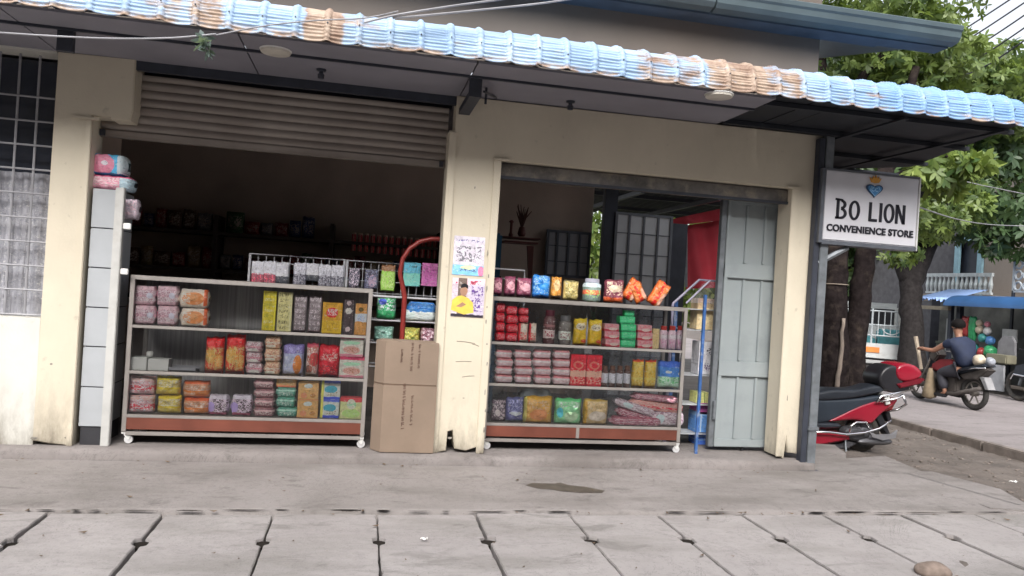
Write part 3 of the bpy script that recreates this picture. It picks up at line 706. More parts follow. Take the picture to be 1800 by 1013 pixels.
for k, (a, b) in enumerate(((236, 276), (277, 316))): col('sack', (a, 502, b, 566), 2, S1, yl, pinkbun, 'snack_packet', f'pink and white bun packet, {["far left","next to the orange loaf packets"][k]} on the top shelf of the left case', 'packet', GL1, .09, 10*k)
loaf = pack('b0a294', ('e', .5, .5, .34, .34, 'a96a3c'), ('e', .45, .55, .2, .2, 'c98a58'), ('b', .88, 1, 'cfc4bb'), ('v', .82, .93, 'b6522c'), ('b', 0, .12, 'd8cfc6'), ('q', .05, .4, .2, .8, 'ded7cf', 7))
col('sack', (317, 508, 370, 569), 2, S1, yl, loaf, 'bread_packet', 'orange and white loaf packet on the top shelf of the left case', 'packet', GL1, .10, 3)
ys = pack('cdbb3c', *[('q', .12, .82, .05+i*.14, .12+i*.14, 'efe9c4' if i % 2 else '7d7730', 12) for i in range(7)], ('v', .84, 1, 'd8c93a'))
item('box', (462, 512, 486, 574), S1, yl, ys, 'sachet_card', 'tall yellow strip of sachets, left one of two on the top shelf', 'sachet strip', 'sachet strips in the left case', .03)
item('box', (488, 514, 514, 575), S1, yl, pack('d6cd92', *[('q', .1, .75, .05+i*.14, .13+i*.14, '5b5637', 9) for i in range(7)], ('v', .86, 1, 'e6dfae')), 'sachet_card', 'pale yellow strip of sachets, right one of two on the top shelf', 'sachet strip', 'sachet strips in the left case', .03)
gs = pack('6e6468', *[('q', .1, .9, .04+i*.16, .14+i*.16, 'b8adb3', 8) for i in range(6)])
item('pouch', (516, 520, 540, 577), S1, yl, gs, 'sachet_card', 'grey strip of sachets beside the pale yellow strip', 'sachet strip', 'sachet strips in the left case', .03, 4)
item('pouch', (542, 521, 566, 578), S1, yl, gs, 'sachet_card', 'grey strip of sachets just left of the yellow box with red oval', 'sachet strip', 'sachet strips in the left case', .03, 6)
item('box', (567, 532, 602, 580), S1, yl, pack('e0a83a', ('e', .5, .68, .30, .17, 'c8202c'), ('q', .25, .75, .58, .80, 'f2e6e6', 10), ('b', 0, .42, 'd8b233'), ('q', .1, .9, .08, .4, '8b6b25', 7)), 'snack_box', 'yellow box with red oval badge on the top shelf of the left case', 'box', GL1, .06)
item('box', (604, 527, 622, 581), S1, yl, pack('3e3538', ('e', .5, .67, .34, .09, 'e8e2dd'), ('e', .5, .15, .25, .07, '97888a'), ('e', .5, .9, .25, .06, '97888a')), 'snack_box', 'narrow dark brown box with white oval on the top shelf', 'box', GL1, .05)
item('box', (624, 534, 645, 582), S1, yl, pack('dfa25e', ('b', .42, .68, 'dfe3ec'), ('e', .5, .82, .22, .08, '4a3b1c'), ('q', .2, .8, .45, .66, '7f9ac9', 8)), 'snack_box', 'orange and white box at the right end of the top shelf', 'box', GL1, .05)
# middle shelf
item('box', (233, 627, 262, 647), S2, yl, white, 'carton', 'small white carton with a cup on it on the middle shelf', 'carton', 'white cartons in the left case', .09)
item('box', (263, 630, 300, 648), S2, yl, white, 'carton', 'small white carton nearest the dark tray on the middle shelf', 'carton', 'white cartons in the left case', .09)
zc = at(262, 627, yl)[2]; o = MB().lathe([(.012, 0), (.02, .004), (.022, .03), (.016, .036)], n=14).build('cup', white, smooth=True); o.location = (at(263, 627, yl)[0], yl, zc); tag(o, 'tiny white cup standing on the white carton', 'cup')
tr = thing('tray', 'flat dark tray lying on the middle shelf of the left case', 'tray', loc=(at(325, 640, yl)[0], yl, S2))
MB().box(-.085, .085, -.07, .07, .0, .012, bev=.004).build('base', black, tr); MB().box(-.085, .085, -.072, -.066, .012, .03).box(-.085, .085, .066, .072, .012, .03).build('rim', mat('tray_rim', (.30, .30, .33), .3), tr)
ro = pack('a83c2a', ('b', .72, 1.1, 'c01f22'), ('e', .3, .45, .28, .2, 'd9a24b'), ('e', .7, .3, .25, .2, 'd28a40'), ('q', .05, .95, .05, .68, 'e2c27c', 7))
item('pouch', (361, 592, 395, 651), S2, yl, ro, 'snack_packet', 'red and orange crisps bag, left one of the pair on the middle shelf', 'packet', GL2, .08, 1)
item('pouch', (397, 588, 432, 652), S2, yl, ro, 'snack_packet', 'red and orange crisps bag, taller right one of the pair on the middle shelf', 'packet', GL2, .08, 2)
pw = pack('b7a8ac', ('b', .45, .6, 'c98c98'), ('b', .75, .88, 'e9e1e4'), ('q', .05, .95, .1, .95, '7d4753', 6), ('e', .5, .25, .3, .14, 'ece6e0'))
bw = pack('c2a78a', ('b', .4, .55, 'e8dccb'), ('b', .75, .9, 'd9c0a2'), ('q', .05, .95, .1, .95, '8c5546', 6), ('e', .4, .2, .3, .12, 'efe6d6'))
col('sack', (433, 600, 463, 653), 3, S2, yl, pw, 'bread_packet', 'lilac and white bun packet on the middle shelf of the left case', 'packet', GL2, .09, 5)
col('sack', (465, 590, 495, 654), 3, S2, yl, bw, 'bread_packet', 'beige and rose bun packet on the middle shelf of the left case', 'packet', GL2, .09, 8)
item('pouch', (497, 605, 535, 655), S2, yl, pack('a3a8c6', ('b', .7, 1.1, '5f5686'), ('e', .7, .35, .2, .3, 'c9782f'), ('q', .1, .6, .1, .6, 'd6dcec', 6), ('q', .1, .9, .72, .95, '8d86b0', 7)), 'snack_packet', 'lilac blue bag with orange snack picture on the middle shelf', 'packet', GL2, .08, 3)
item('pouch', (538, 603, 560, 656), S2, yl, pack('d8c5c0', ('e', .7, .5, .4, .2, '9c2e34'), ('e', .3, .2, .3, .12, '5a3a30'), ('b', .85, 1.1, 'c9566a'), ('q', .1, .9, .1, .9, '8a4a3d', 5)), 'snack_packet', 'white and brown biscuit bag left of the plain red bag', 'packet', GL2, .07, 4)
item('pouch', (560, 606, 597, 657), S2, yl, pack('a81828', ('q', .1, .9, .5, .7, 'e0c0b8', 7), ('q', .05, .95, .05, .35, '5f1018', 6), ('b', .9, 1.1, '8c1420')), 'snack_packet', 'deep red bag with pale lettering on the middle shelf', 'packet', GL2, .08, 5)
cake = pack('e6e0d4', ('b', .84, 1.1, 'c83a62'), ('b', 0, .12, 'd98898'), ('e', .5, .32, .36, .18, 'c99a90'), ('e', .5, .65, .35, .08, '8fb89c'), ('q', .2, .8, .2, .42, '8c5a48', 6))
col('box', (598, 589, 641, 658), 2, S2, yl, cake, 'cake_box', 'white and pink cake box at the right end of the middle shelf', 'box', GL2, .09, 5)
# bottom shelf
rp = pack('c9959c', ('b', .25, .5, 'a8303e'), ('b', .75, .95, 'e3bcb4'), ('q', .05, .95, .05, .9, 'e8dfe4', 5), ('b', .0, .12, 'ddc2cc'))
yp = pack('d9c56a', ('b', .8, 1.1, 'b9a62a'), ('q', .05, .95, .3, .8, 'ece4c8', 5), ('b', .3, .42, 'c4ae24'), ('e', .7, .2, .25, .12, 'e8cf58'))
op = pack('d99c78', ('b', .8, 1.1, 'b3532a'), ('q', .05, .95, .2, .7, 'ead2c4', 5), ('b', .3, .42, 'd97f35'), ('e', .7, .25, .25, .14, 'e28a4a'))
col('pouch', (228, 660, 273, 727), 2, S3, yl, rp, 'snack_packet', 'red and pink wafer bag at the left end of the bottom shelf', 'packet', GL3, .09, 1)
col('pouch', (276, 660, 321, 728), 2, S3, yl, yp, 'snack_packet', 'yellow wafer bag on the bottom shelf of the left case', 'packet', GL3, .09, 3)
col('pouch', (323, 668, 369, 729), 2, S3, yl, op, 'snack_packet', 'orange wafer bag on the bottom shelf of the left case', 'packet', GL3, .09, 5)
ck = pack('b7a7b6', ('b', .8, 1.1, 'cfc6d4'), ('b', .0, .15, '7a3d50'), ('q', .05, .95, .15, .8, '35222c', 5), ('e', .2, .4, .18, .25, '8d7aa8'))
for k, (a, b) in enumerate(((366, 404), (406, 445))): item('sack', (a, 693, b, 730), S3, yl, ck, 'biscuit_packet', f'white packet of dark biscuits on the bottom shelf, {["beside the orange bags","beside the maroon packets"][k]}', 'packet', GL3, .09, k)
mr = pack('6e4a50', ('b', .55, .75, 'b9979a'), ('q', .1, .9, .2, .6, 'd8c4c2', 5), ('b', .9, 1.1, '8c6468'))
gr = pack('3e7466', ('b', .6, .8, '9ec4b6'), ('q', .1, .8, .15, .55, 'd2e2d8', 5), ('b', .9, 1.1, '4f8878'))
col('sack', (447, 666, 484, 731), 4, S3, yl, mr, 'biscuit_packet', 'maroon biscuit packet on the bottom shelf of the left case', 'packet', GL3, .09, 2)
col('sack', (486, 680, 522, 732), 3, S3, yl, gr, 'biscuit_packet', 'green biscuit packet on the bottom shelf of the left case', 'packet', GL3, .09, 6)
item('box', (487, 663, 522, 679), at(500, 679.5, yl)[2], yl, pack('d8a868', ('b', .0, .2, 'c06a4a'), ('q', .1, .9, .3, .8, 'e6c898', 4)), 'snack_box', 'small orange box lying on the green biscuit packets', 'box', GL3, .07)
ob = pack('d9a867', ('e', .5, .8, .2, .14, 'dfe6e2'), ('e', .75, .28, .12, .12, '8a5a26'), ('e', .3, .25, .16, .15, 'd98d62'), ('b', .0, .06, 'b87848'))
col('box', (524, 671, 561, 733), 2, S3, yl, ob, 'snack_box', 'orange biscuit box on the bottom shelf of the left case', 'box', GL3, .08)
bb_ = pack('dfe3dc', ('b', .0, .15, '2e3f9a'), ('b', .88, 1.1, '43519c'), ('e', .5, .55, .34, .2, '2f7a8c'), ('v', 0, .14, 'd8d468'), ('q', .3, .9, .2, .4, '6b604c', 5))
col('box', (563, 669, 597, 734), 2, S3, yl, bb_, 'snack_box', 'blue, white and yellow box on the bottom shelf', 'box', GL3, .07)
item('box', (598, 698, 638, 732), S3, yl, pack('d2d79a', ('b', .8, 1.1, 'b8383e'), ('e', .5, .7, .2, .25, 'e8ecd8'), ('e', .5, .25, .4, .2, 'a8c878'), ('q', .3, .7, .6, .8, '5f9c78', 6)), 'snack_box', 'lime green box with red top at the right end of the bottom shelf', 'box', GL3, .08)
# ---- right case
rd = pack('b81f30', ('q', .1, .9, .2, .8, 'e68a92', 5), ('b', .0, .1, '8c1420'))
for k, (a, b, n, y0) in enumerate(((871, 887, 4, 533), (888, 909, 4, 538), (910, 928, 2, 541))): col('sack', (a, y0, b, 595+k if k < 2 else 566), n, S1 if k < 2 else at(918, 567, yr)[2], yr, rd, 'sweet_packet', f'red sweet packet in the {ORD1[k]} stack from the left, top shelf of the right case', 'packet', GR1, .08, k*4)
rw = pack('d9c4b4', ('v', 0, .2, 'b02a34'), ('e', .55, .65, .3, .2, 'efe4d6'), ('q', .2, .9, .1, .5, 'a8383c', 5))
item('pouch', (910, 567, 928, 597), S1, yr, rw, 'sweet_packet', 'small cream and red pouch under the third red stack', 'packet', GR1, .05, 1)
item('pouch', (929, 568, 943, 598), S1, yr, rw, 'sweet_packet', 'small cream and red pouch standing free beside the red stacks', 'packet', GR1, .05, 2)
jm = pack('4a3234', ('b', .2, .5, 'b8a8a6'), ('q', .1, .9, .25, .45, '7c2f3c', 6), ('b', .6, .7, '6b4a4c'), rough=.12)
jm2 = pack('54504e', ('b', .2, .55, 'a3a8a2'), ('q', .1, .9, .25, .5, '6b3038', 6), rough=.12)
lidd = mat('dark_red_lid', (.14, .03, .05), .4); lidg = mat('grey_lid', (.18, .18, .19), .4)
item('jar', (955, 545, 976, 601), S1, yr, jm, 'sweet_jar', 'dark red labelled sweet jar on the top shelf', 'jar', GR1, lidm=lidd)
item('jar', (982, 555, 1004, 603), S1, yr, jm2, 'sweet_jar', 'grey labelled sweet jar just left of the yellow pouches', 'jar', GR1, lidm=lidg)
yl2 = pack('d9b52c', ('b', .86, 1.1, 'c2a826'), ('e', .5, .68, .36, .12, 'e8dcc2'), ('q', .25, .75, .62, .74, '4a3520', 7), ('e', .8, .15, .25, .08, 'c9482c'), ('q', .1, .9, .2, .5, 'a8861c', 5))
item('pouch', (1007, 560, 1031, 604), S1, yr, yl2, 'snack_packet', 'yellow pouch with cream oval, left of two on the top shelf', 'packet', GR1, .06, 1)
item('pouch', (1033, 562, 1058, 606), S1, yr, yl2, 'snack_packet', 'yellow pouch with cream oval, right of two on the top shelf', 'packet', GR1, .06, 2)
pkb = pack('cf9aa0', ('b', .0, .3, '8c2432'), ('e', .6, .35, .3, .2, 'e8d0c8'), ('q', .1, .9, .5, .95, 'b0505c', 6))
gb = pack('2f9a64', ('b', .0, .22, '1c7048'), ('q', .1, .9, .3, .9, '6cc49a', 5))
col('box', (1060, 569, 1086, 608), 3, S1, yr, pkb, 'sweet_box', 'pink and red sweet box left of the green stack', 'box', GR1, .09)
col('box', (1087, 556, 1114, 609), 4, S1, yr, gb, 'sweet_box', 'bright green sweet box in the green stack', 'box', GR1, .09)
item('box', (1096, 546, 1113, 556), at(1104, 556, yr)[2], yr, gb, 'sweet_box', 'short green box crowning the green stack', 'box', GR1, .06)
col('box', (1117, 571, 1143, 610), 3, S1, yr, pkb, 'sweet_box', 'pink and red sweet box right of the green stack', 'box', GR1, .09)
item('box', (1145, 578, 1157, 610), S1, yr, pack('cbb586', ('q', .2, .8, .2, .8, '9a8458', 6)), 'sweet_box', 'narrow cream box beside the red capped bottles', 'box', GR1, .05)
bo = pack('d2b9c6', ('b', .55, .75, 'e8dde4'), ('q', .1, .9, .1, .5, '9a6a86', 5)); capr = mat('red_cap', (.55, .06, .05), .35)
for k in range(3): item('jar', (1159+15*k, 573, 1173+15*k, 611+k), S1, yr, bo, 'bottle', f'white and pink bottle with red cap, {["left","middle","right"][k]} one of three', 'bottle', 'red capped bottles', lidm=capr)
bp = pack('d4c0c2', ('b', .78, 1.1, '9c6468'), ('b', .55, .66, 'e9e2e6'), ('b', .2, .3, 'dccfd6'), ('q', .05, .95, .1, .6, 'b08890', 8), ('b', .0, .08, '8c4a54'))
for k, a in enumerate((869, 903, 937, 970)): col('sack', (a, 615, a+31, 669+k), 4, S2, yr, bp, 'bread_packet', f'pale pink bread packet in the {ORD1[k]} stack from the left, middle shelf', 'packet', GR2, .10, k*5)
rr_ = pack('b52230', ('e', .5, .66, .34, .13, 'd97c6c'), ('e', .5, .66, .25, .08, 'b52230'), ('b', .28, .48, 'd0a692'), ('q', .05, .95, .05, .5, 'e0a896', 5))
for k, (a, b) in enumerate(((1001, 1028), (1029, 1056))): item('box', (a, 623+k, b, 674+k), S2, yr, rr_, 'snack_box', f'red box with ring emblem, {["left","right"][k]} of two on the middle shelf', 'box', GR2, .07)
mj = pack('43302c', ('b', .2, .78, 'c6c6cf'), ('q', .2, .8, .3, .7, '9a9aa6', 6), rough=.15); mjl = mat('amber_lid', (.20, .10, .07), .4)
for k, a in enumerate((1057, 1070, 1083, 1096)): item('jar', (a, 643, a+12, 675+k), S2, yr, mj, 'jar', f'little brown jar with white label, {ORD1[k]} from the left of four', 'jar', 'small labelled jars', lidm=mjl)
yt = pack('bd9c34', ('b', .9, 1.1, 'b0402c'), ('q', .1, .9, .1, .85, 'd8c070', 5), ('b', .28, .36, 'd8c46a'))
for k, (a, b) in enumerate(((1110, 1131), (1132, 1153))): item('pouch', (a, 632+k, b, 680+k), S2, yr, yt, 'snack_packet', f'mustard yellow pouch with red top, {["left","right"][k]} one on the middle shelf', 'packet', GR2, .06, k)
item('pouch', (1154, 635, 1203, 683), S2, yr, pack('3a6aa8', ('b', .78, 1.1, '2b4a94'), ('b', .0, .42, '9fb8a8'), ('e', .35, .6, .12, .06, 'e8eef2'), ('e', .8, .55, .12, .06, 'e8eef2'), ('q', .05, .95, .1, .42, '4c8c5c', 6)), 'snack_packet', 'large blue bag with white clouds at the right end of the middle shelf', 'packet', GR2, .07, 7)
# bottom shelf right
db = pack('4a4048', ('q', .05, .95, .05, .95, '8d8288', 4), ('e', .4, .4, .2, .15, 'b8aeb0'), rough=.2)
item('pouch', (863, 702, 889, 743), S3, yr, db, 'snack_packet', 'dark glossy bag at the left end of the bottom shelf', 'packet', GR3, .08, 1)
item('pouch', (888, 698, 920, 744), S3, yr, pack('4c4e74', ('e', .5, .35, .35, .08, 'dfe4ec'), ('q', .1, .9, .4, .9, '77789a', 5), ('b', .0, .06, 'd0e4e8'), rough=.2), 'snack_packet', 'dark blue glossy bag on the bottom shelf', 'packet', GR3, .09, 2)
item('sack', (912, 684, 968, 712), at(940, 708, yr+.13)[2], yr+.15, mat('cloudy_plastic', (.45, .50, .55), .2, var=.3), 'plastic_bag', 'cloudy grey plastic bag behind the yellow pouch', 'bag', None, .08, 2)
item('pouch', (919, 696, 971, 743), S3, yr-.03, pack('d9a552', ('b', .85, 1.1, 'c99a30'), ('e', .5, .32, .3, .2, 'c98250'), ('q', .15, .85, .5, .8, 'e0b890', 5), ('v', 0, .1, 'b9b060')), 'snack_packet', 'yellow orange stand-up pouch on the bottom shelf', 'packet', GR3, .08, 3)
item('pouch', (974, 700, 1021, 745), S3, yr-.03, pack('86c894', ('e', .2, .45, .12, .2, '3c9aa8'), ('q', .15, .9, .65, .85, 'e2efe6', 5), ('e', .6, .3, .25, .2, 'b8d8b0'), ('b', .86, 1.1, '58b070')), 'snack_packet', 'mint green stand-up pouch on the bottom shelf', 'packet', GR3, .08, 4)
item('pouch', (1024, 702, 1068, 746), S3, yr-.03, pack('d8bc8c', ('v', 0, .14, 'c99a38'), ('q', .1, .95, .5, .85, '8c7448', 4), ('e', .55, .35, .35, .18, 'e8d8c8'), ('b', .9, 1.1, 'c8a850')), 'snack_packet', 'beige stand-up pouch next to the pile of sachet strips', 'packet', GR3, .08, 5)
st1 = pack('8a5560', *[('b', .1+i*.2, .18+i*.2, 'd8c2cc') for i in range(4)], ('q', .05, .95, 0, 1, '6b3848', 8), rough=.2)
st2 = pack('c98c86', ('b', .3, .5, 'b02038'), ('q', .05, .95, 0, 1, 'e0b8b0', 6), rough=.2)
st3 = pack('b9aeb6', ('q', .05, .95, 0, 1, '77606c', 5), ('e', .3, .5, .12, .3, 'cfe0e4'), rough=.2)
for k, (px, tl, m_, lb) in enumerate((((1070, 732, 1160, 748), 0, st1, 'striped maroon pack lowest in the pile'), ((1078, 722, 1150, 736), 12, st1, 'striped maroon pack lying slanted in the pile'), ((1075, 708, 1150, 722), 16, st3, 'silvery slanted pack in the middle of the pile'), ((1100, 704, 1200, 722), 4, st2, 'rose and red pack across the pile'), ((1108, 693, 1190, 704), 3, st1, 'striped maroon pack on top of the pile'), ((1136, 722, 1201, 750), 0, st3, 'silvery plump pack at the right end of the pile'))):
    A = at((px[0]+px[2])/2, px[3], yr)[2]; item('sack', px, max(S3, A) if k else S3, yr+.02*(k % 2)-.02, m_, 'snack_packet', lb+' on the bottom shelf', 'packet', 'pile of long packs', .10, k, tilt=tl)
# ---- on the top glass of the right case
ZT = 1.133; yt_ = YR+.2
TG = 'bags standing on the right case'
pb = pack('6a3448', ('e', .55, .5, .35, .2, 'a87c86'), ('q', .1, .9, .3, .8, 'c89aa2', 5), ('b', 0, .15, '3c1c2c'))
for k, (a, b, y0) in enumerate(((866, 883, 488), (886, 906, 486), (908, 934, 489))): item('pouch', (a, y0, b, 520), ZT, yt_, pb, 'snack_packet', f'plum coloured bag on the right case, {["half hidden by the pillar","in the middle of three","beside the blue bag"][k]}', 'packet', TG, .07, k)
item('pouch', (935, 484, 967, 522), ZT, yt_, pack('1c6ab4', ('q', .05, .95, .2, .95, 'a8d8f0', 5), ('e', .6, .5, .3, .15, '2f8cd8'), ('b', 0, .14, '12305c')), 'snack_packet', 'bright blue bag standing on the right case', 'packet', TG, .08, 5)
item('pouch', (968, 487, 987, 522), ZT, yt_, pack('c98a3a', ('q', .1, .9, .4, .9, '3c2412', 4), ('e', .5, .6, .3, .25, 'e8c890'), ('b', 0, .16, '241812')), 'snack_packet', 'gold and black bag beside the blue bag', 'packet', TG, .06, 6)
item('pouch', (989, 493, 1017, 528), ZT, yt_, pack('978a58', ('e', .5, .55, .28, .12, 'c4b27c'), ('q', .1, .9, .1, .9, '6c6238', 4), ('b', .9, 1.1, '5c563c')), 'snack_packet', 'olive tan bag standing on the right case', 'packet', TG, .07, 7)
item('jar', (1024, 490, 1056, 531), ZT, yt_, pack('5c6c66', ('b', .35, .6, 'a8543c'), ('q', .1, .9, .2, .6, '7ca05c', 5), ('b', .75, 1, 'a8b4b8'), rough=.1), 'sweet_jar', 'wide glass jar with orange and green label on the right case', 'jar', TG, lidm=mat('lilac_lid', (.55, .55, .66), .4))
item('pouch', (1061, 492, 1096, 534), ZT, yt_, pack('5c2c38', ('e', .5, .6, .32, .16, 'c8b8a0'), ('b', 0, .22, 'c85c34'), ('q', .1, .9, .3, .9, 'e0c8b0', 4)), 'snack_packet', 'dark wine bag with orange foot on the right case', 'packet', TG, .08, 8)
ogb = pack('c2622c', ('v', .35, .6, 'b3241c'), ('q', .1, .9, .2, .9, 'd98c4c', 4), ('e', .8, .3, .15, .3, 'd8a890'))
item('pouch', (1090, 487, 1113, 524), ZT+.03, yt_+.02, ogb, 'snack_packet', 'orange and red bag leaning over beside the wine bag', 'packet', TG, .06, 9, tilt=28)
item('pouch', (1118, 494, 1141, 530), ZT+.02, yt_, ogb, 'snack_packet', 'orange and red bag leaning left, near the end of the right case', 'packet', TG, .06, 10, tilt=-30)
item('pouch', (1134, 490, 1160, 530), ZT, yt_+.02, ogb, 'snack_packet', 'orange and red bag tipping right at the end of the right case', 'packet', TG, .07, 11, tilt=30)

# ================================================================= LEFT: WHITE RACK, BAGS
rk = thing('tiled_cabinet', 'tall narrow white panelled cabinet beside the left pillar', 'cabinet', loc=(0, 0, 0))
xa, xb = -1.745, -1.60
mb_m = mat('white_panel', (.40, .42, .44), .3, var=.06)
zs = [.08, .32, .56, .80, 1.04, 1.28, 1.52, 1.66]
zs = [at(190, y, .02)[2] for y in (752, 682, 611, 542, 472, 402, 332)]
for a, b in zip(zs, zs[1:]): MB().box(xa, xb, .03, .40, a+.003, b-.003, bev=.003).build('panel', mb_m, rk)
MB().box(xa+.01, xb-.005, .04, .39, 0, zs[-1]-.01).build('carcass', mat('dark_recess', (.03, .03, .035), .8), rk)
wpost = thing('white_post', 'white steel upright with pegs beside the panelled cabinet', 'post', loc=(-1.575, .02, 0))
MB().box(-.026, .026, -.02, .03, 0, at(205, 330, .02)[2], bev=.004).build('shaft', mat('worn_white_paint', (.50, .50, .48), .5, var=.15, dirt=(.35, .33, .30)), wpost)
for y_ in (398, 478): MB().box(.028, .075, -.01, .015, at(225, y_, .02)[2]-.02, at(225, y_, .02)[2]+.02, bev=.004).build('peg', white, wpost)
br = mat('broken_brick', (.55, .50, .45), .9, var=.3); q = atz(165, 782, 0)
tag(MB().box(q[0]-.05, q[0]+.05, q[1]-.0, q[1]+.08, 0.001, .025, (RAD(8), 'Z'), .004).build('brick', br), 'pale broken brick on the floor at the foot of the white cabinet', 'brick')
blu = pack('3f87a8', ('e', .45, .5, .28, .5, 'a8687c'), ('e', .5, .55, .08, .12, 'e0d8e0'), ('v', .8, 1, '8c989c'), ('b', 0, .1, '1c4a6c'), rough=.2)
pk2 = pack('a06e7c', ('q', .05, .7, .2, .9, 'd8c0c4', 5), ('v', .72, 1, '788a92'), ('b', .85, 1, '9a4a62'), rough=.2)
zt = zs[-1]+.002
item('sack', (160, 311, 240, 334), zt, .18, pk2, 'snack_packet', 'pink soft bag directly on the white panelled cabinet', 'packet', 'soft bags over the white cabinet', .2, 1)
item('sack', (156, 273, 228, 310), at(190, 311, .18)[2], .18, blu, 'snack_packet', 'turquoise and pink soft bag topmost over the white cabinet', 'packet', 'soft bags over the white cabinet', .2, 2)
item('sack', (206, 350, 247, 386), None, .2, pack('8a8088', ('q', .1, .9, .2, .9, 'a89098', 5), rough=.2), 'snack_packet', 'grey silver bag poking out behind the white post', 'packet', 'soft bags over the white cabinet', .12, 3)

# ================================================================= BEHIND THE LEFT CASE
wire = mat('white_wire', (.66, .66, .70), .35, var=.05)
def wire_rack(name, label, x0, x1, z0, z1, Y, D, shelves, nv):
    t = thing(name, label, 'wire rack', 'wire racks')
    MB().tube([(x0, Y, z0), (x0, Y, z1), (x1, Y, z1), (x1, Y, z0)], .011, 6).build('frame', wire, t)
    mb = MB()
    for k in range(1, nv): mb.tube([(x0+(x1-x0)*k/nv, Y+.012, shelves[0] if shelves else z0), (x0+(x1-x0)*k/nv, Y+.012, z1-.01)], .0028, 5)
    for z in np.linspace(z1-.06, (shelves[0] if shelves else z0)+.02, 3): mb.tube([(x0, Y+.012, z), (x1, Y+.012, z)], .0028, 5)
    mb.build('mesh_panel', wire, t)
    for z in shelves:
        mb = MB(); mb.tube([(x0, Y-.01, z), (x1, Y-.01, z)], .006, 5); mb.tube([(x0, Y-D, z), (x1, Y-D, z)], .006, 5)
        for k in range(9): x = x0+(x1-x0)*k/8; mb.tube([(x, Y-D, z), (x, Y-.01, z)], .003, 5)
        mb.build('shelf', wire, t)
    mb = MB()
    for x in (x0, x1): mb.box(x-.012, x+.012, Y-.28, Y+.10, 0, .02)
    mb.build('foot', wire, t)
    return t
Yk = .78
a0 = at(440, 446, Yk); a1 = at(606, 457, Yk); b0 = at(611, 458, Yk); b1 = at(775, 466, Yk)
wire_rack('wire_rack', 'white wire rack hung with white topped sachets behind the left case', a0[0], a1[0], .02, a0[2], Yk, .2, [], 12)
wire_rack('wire_rack', 'white wire rack with coloured cards beside the red hoop pole', b0[0], b1[0], .02, b0[2], Yk, .24, [at(700, 522, Yk)[2], at(700, 562, Yk)[2], at(700, 600, Yk)[2], at(700, 640, Yk)[2]], 12)
wsm = [pack('cfcfd6', ('b', 0, .42, '6c3a44'), ('q', .1, .9, 0, .45, 'b04a5c', 4), ('q', .1, .9, .5, .95, 'a8a8b0', 5)), pack('b8b8bd', ('b', 0, .35, '34363c'), ('q', .1, .9, .5, .95, '8c8c94', 5)), pack('a8a8b0', ('b', 0, .5, '3c3a44'), ('q', .05, .95, .1, .9, '77777f', 5))]
for k, (xc, y0, y1) in enumerate(((453, 459, 496), (474, 459, 497), (496, 461, 497), (527, 462, 500), (549, 463, 492), (571, 465, 503), (593, 466, 504))):
    item('pouch', (xc-12, y0, xc+12, y1+3), None, Yk-.02, wsm[[0, 0, 1, 2, 1, 2, 2][k]], 'sachet', f'white topped sachet hanging on the wire rack, {ORD1[k]} from the left', 'sachet', 'sachets hung on the left wire rack', .02, k)
for k, (px, m_, lb) in enumerate((((613, 472, 633, 505), pack('3e3c48', ('q', 0, 1, 0, 1, 'a89ca8', 4)), 'dark patterned sachet at the left of the second wire rack'), ((640, 474, 665, 508), pack('33303e', ('e', .6, .4, .3, .3, '7c6a78'), ('q', 0, 1, 0, 1, '55586c', 4)), 'dark grey sachet beside the green one on the second wire rack'), ((669, 466, 695, 512), pack('7ca048', ('b', .75, 1, '6c4c34'), ('q', .1, .9, .1, .7, 'b8cc88', 5)), 'leaf green packet on the second wire rack'))):
    item('pouch', px, None, Yk-.02, m_, 'sachet', lb, 'sachet', 'sachets hung on the second wire rack', .02, k)
item('card', (709, 462, 739, 503), None, Yk-.02, pack('62b4cc', ('q', .3, .8, .8, .88, '2c4a54', 6), ('b', .0, .55, '78c4b8'), ('q', .1, .9, .1, .5, '9ad8c8', 5), rough=.5), 'price_card', 'sky blue card on the wire rack right of the red pole', 'card', 'coloured cards on the wire rack')
item('card', (741, 463, 769, 503), None, Yk-.02, pack('c470a8', ('q', .1, .9, .1, .9, 'a04c8c', 5), rough=.5), 'price_card', 'pink card on the wire rack right of the red pole', 'card', 'coloured cards on the wire rack')
zz = [at(700, 562, Yk)[2]+.008, at(700, 600, Yk)[2]+.008]
for k, (kd, px, zb, m_, lb) in enumerate((('pouch', (662, 524, 696, 560), zz[0], pack('2c7c50', ('q', 0, 1, .4, 1, 'e0e8ec', 4), ('e', .3, .8, .2, .15, '3c4ca0')), 'green and white bag on the upper wire shelf'),
    ('sack', (715, 531, 766, 548), zz[0]+.055, pack('2c6cb4', ('q', 0, 1, 0, 1, '5c98d0', 4)), 'blue soft packet on the upper wire shelf'),
    ('sack', (708, 545, 766, 562), zz[0], pack('8c9494', ('q', 0, 1, 0, 1, 'b8c0bc', 4), ('e', .2, .5, .15, .3, 'cfe0dc')), 'clear grey packet beneath the blue packet'),
    ('pouch', (657, 574, 692, 600), zz[1], pack('5c8478', ('q', 0, 1, 0, 1, 'a8c8c0', 4)), 'grey green bag on the lower wire shelf'),
    ('pouch', (708, 576, 738, 600), zz[1], pack('a8a050', ('q', 0, 1, 0, 1, '6c7c3c', 4)), 'olive yellow bag on the lower wire shelf'),
    ('pouch', (739, 577, 766, 600), zz[1], pack('6c4450', ('q', 0, 1, 0, 1, 'a09098', 4)), 'mauve bag on the lower wire shelf'))):
    item(kd, px, zb, Yk-.13, m_, 'snack_packet', lb, 'packet', 'bags on the wire shelves', .10, k)
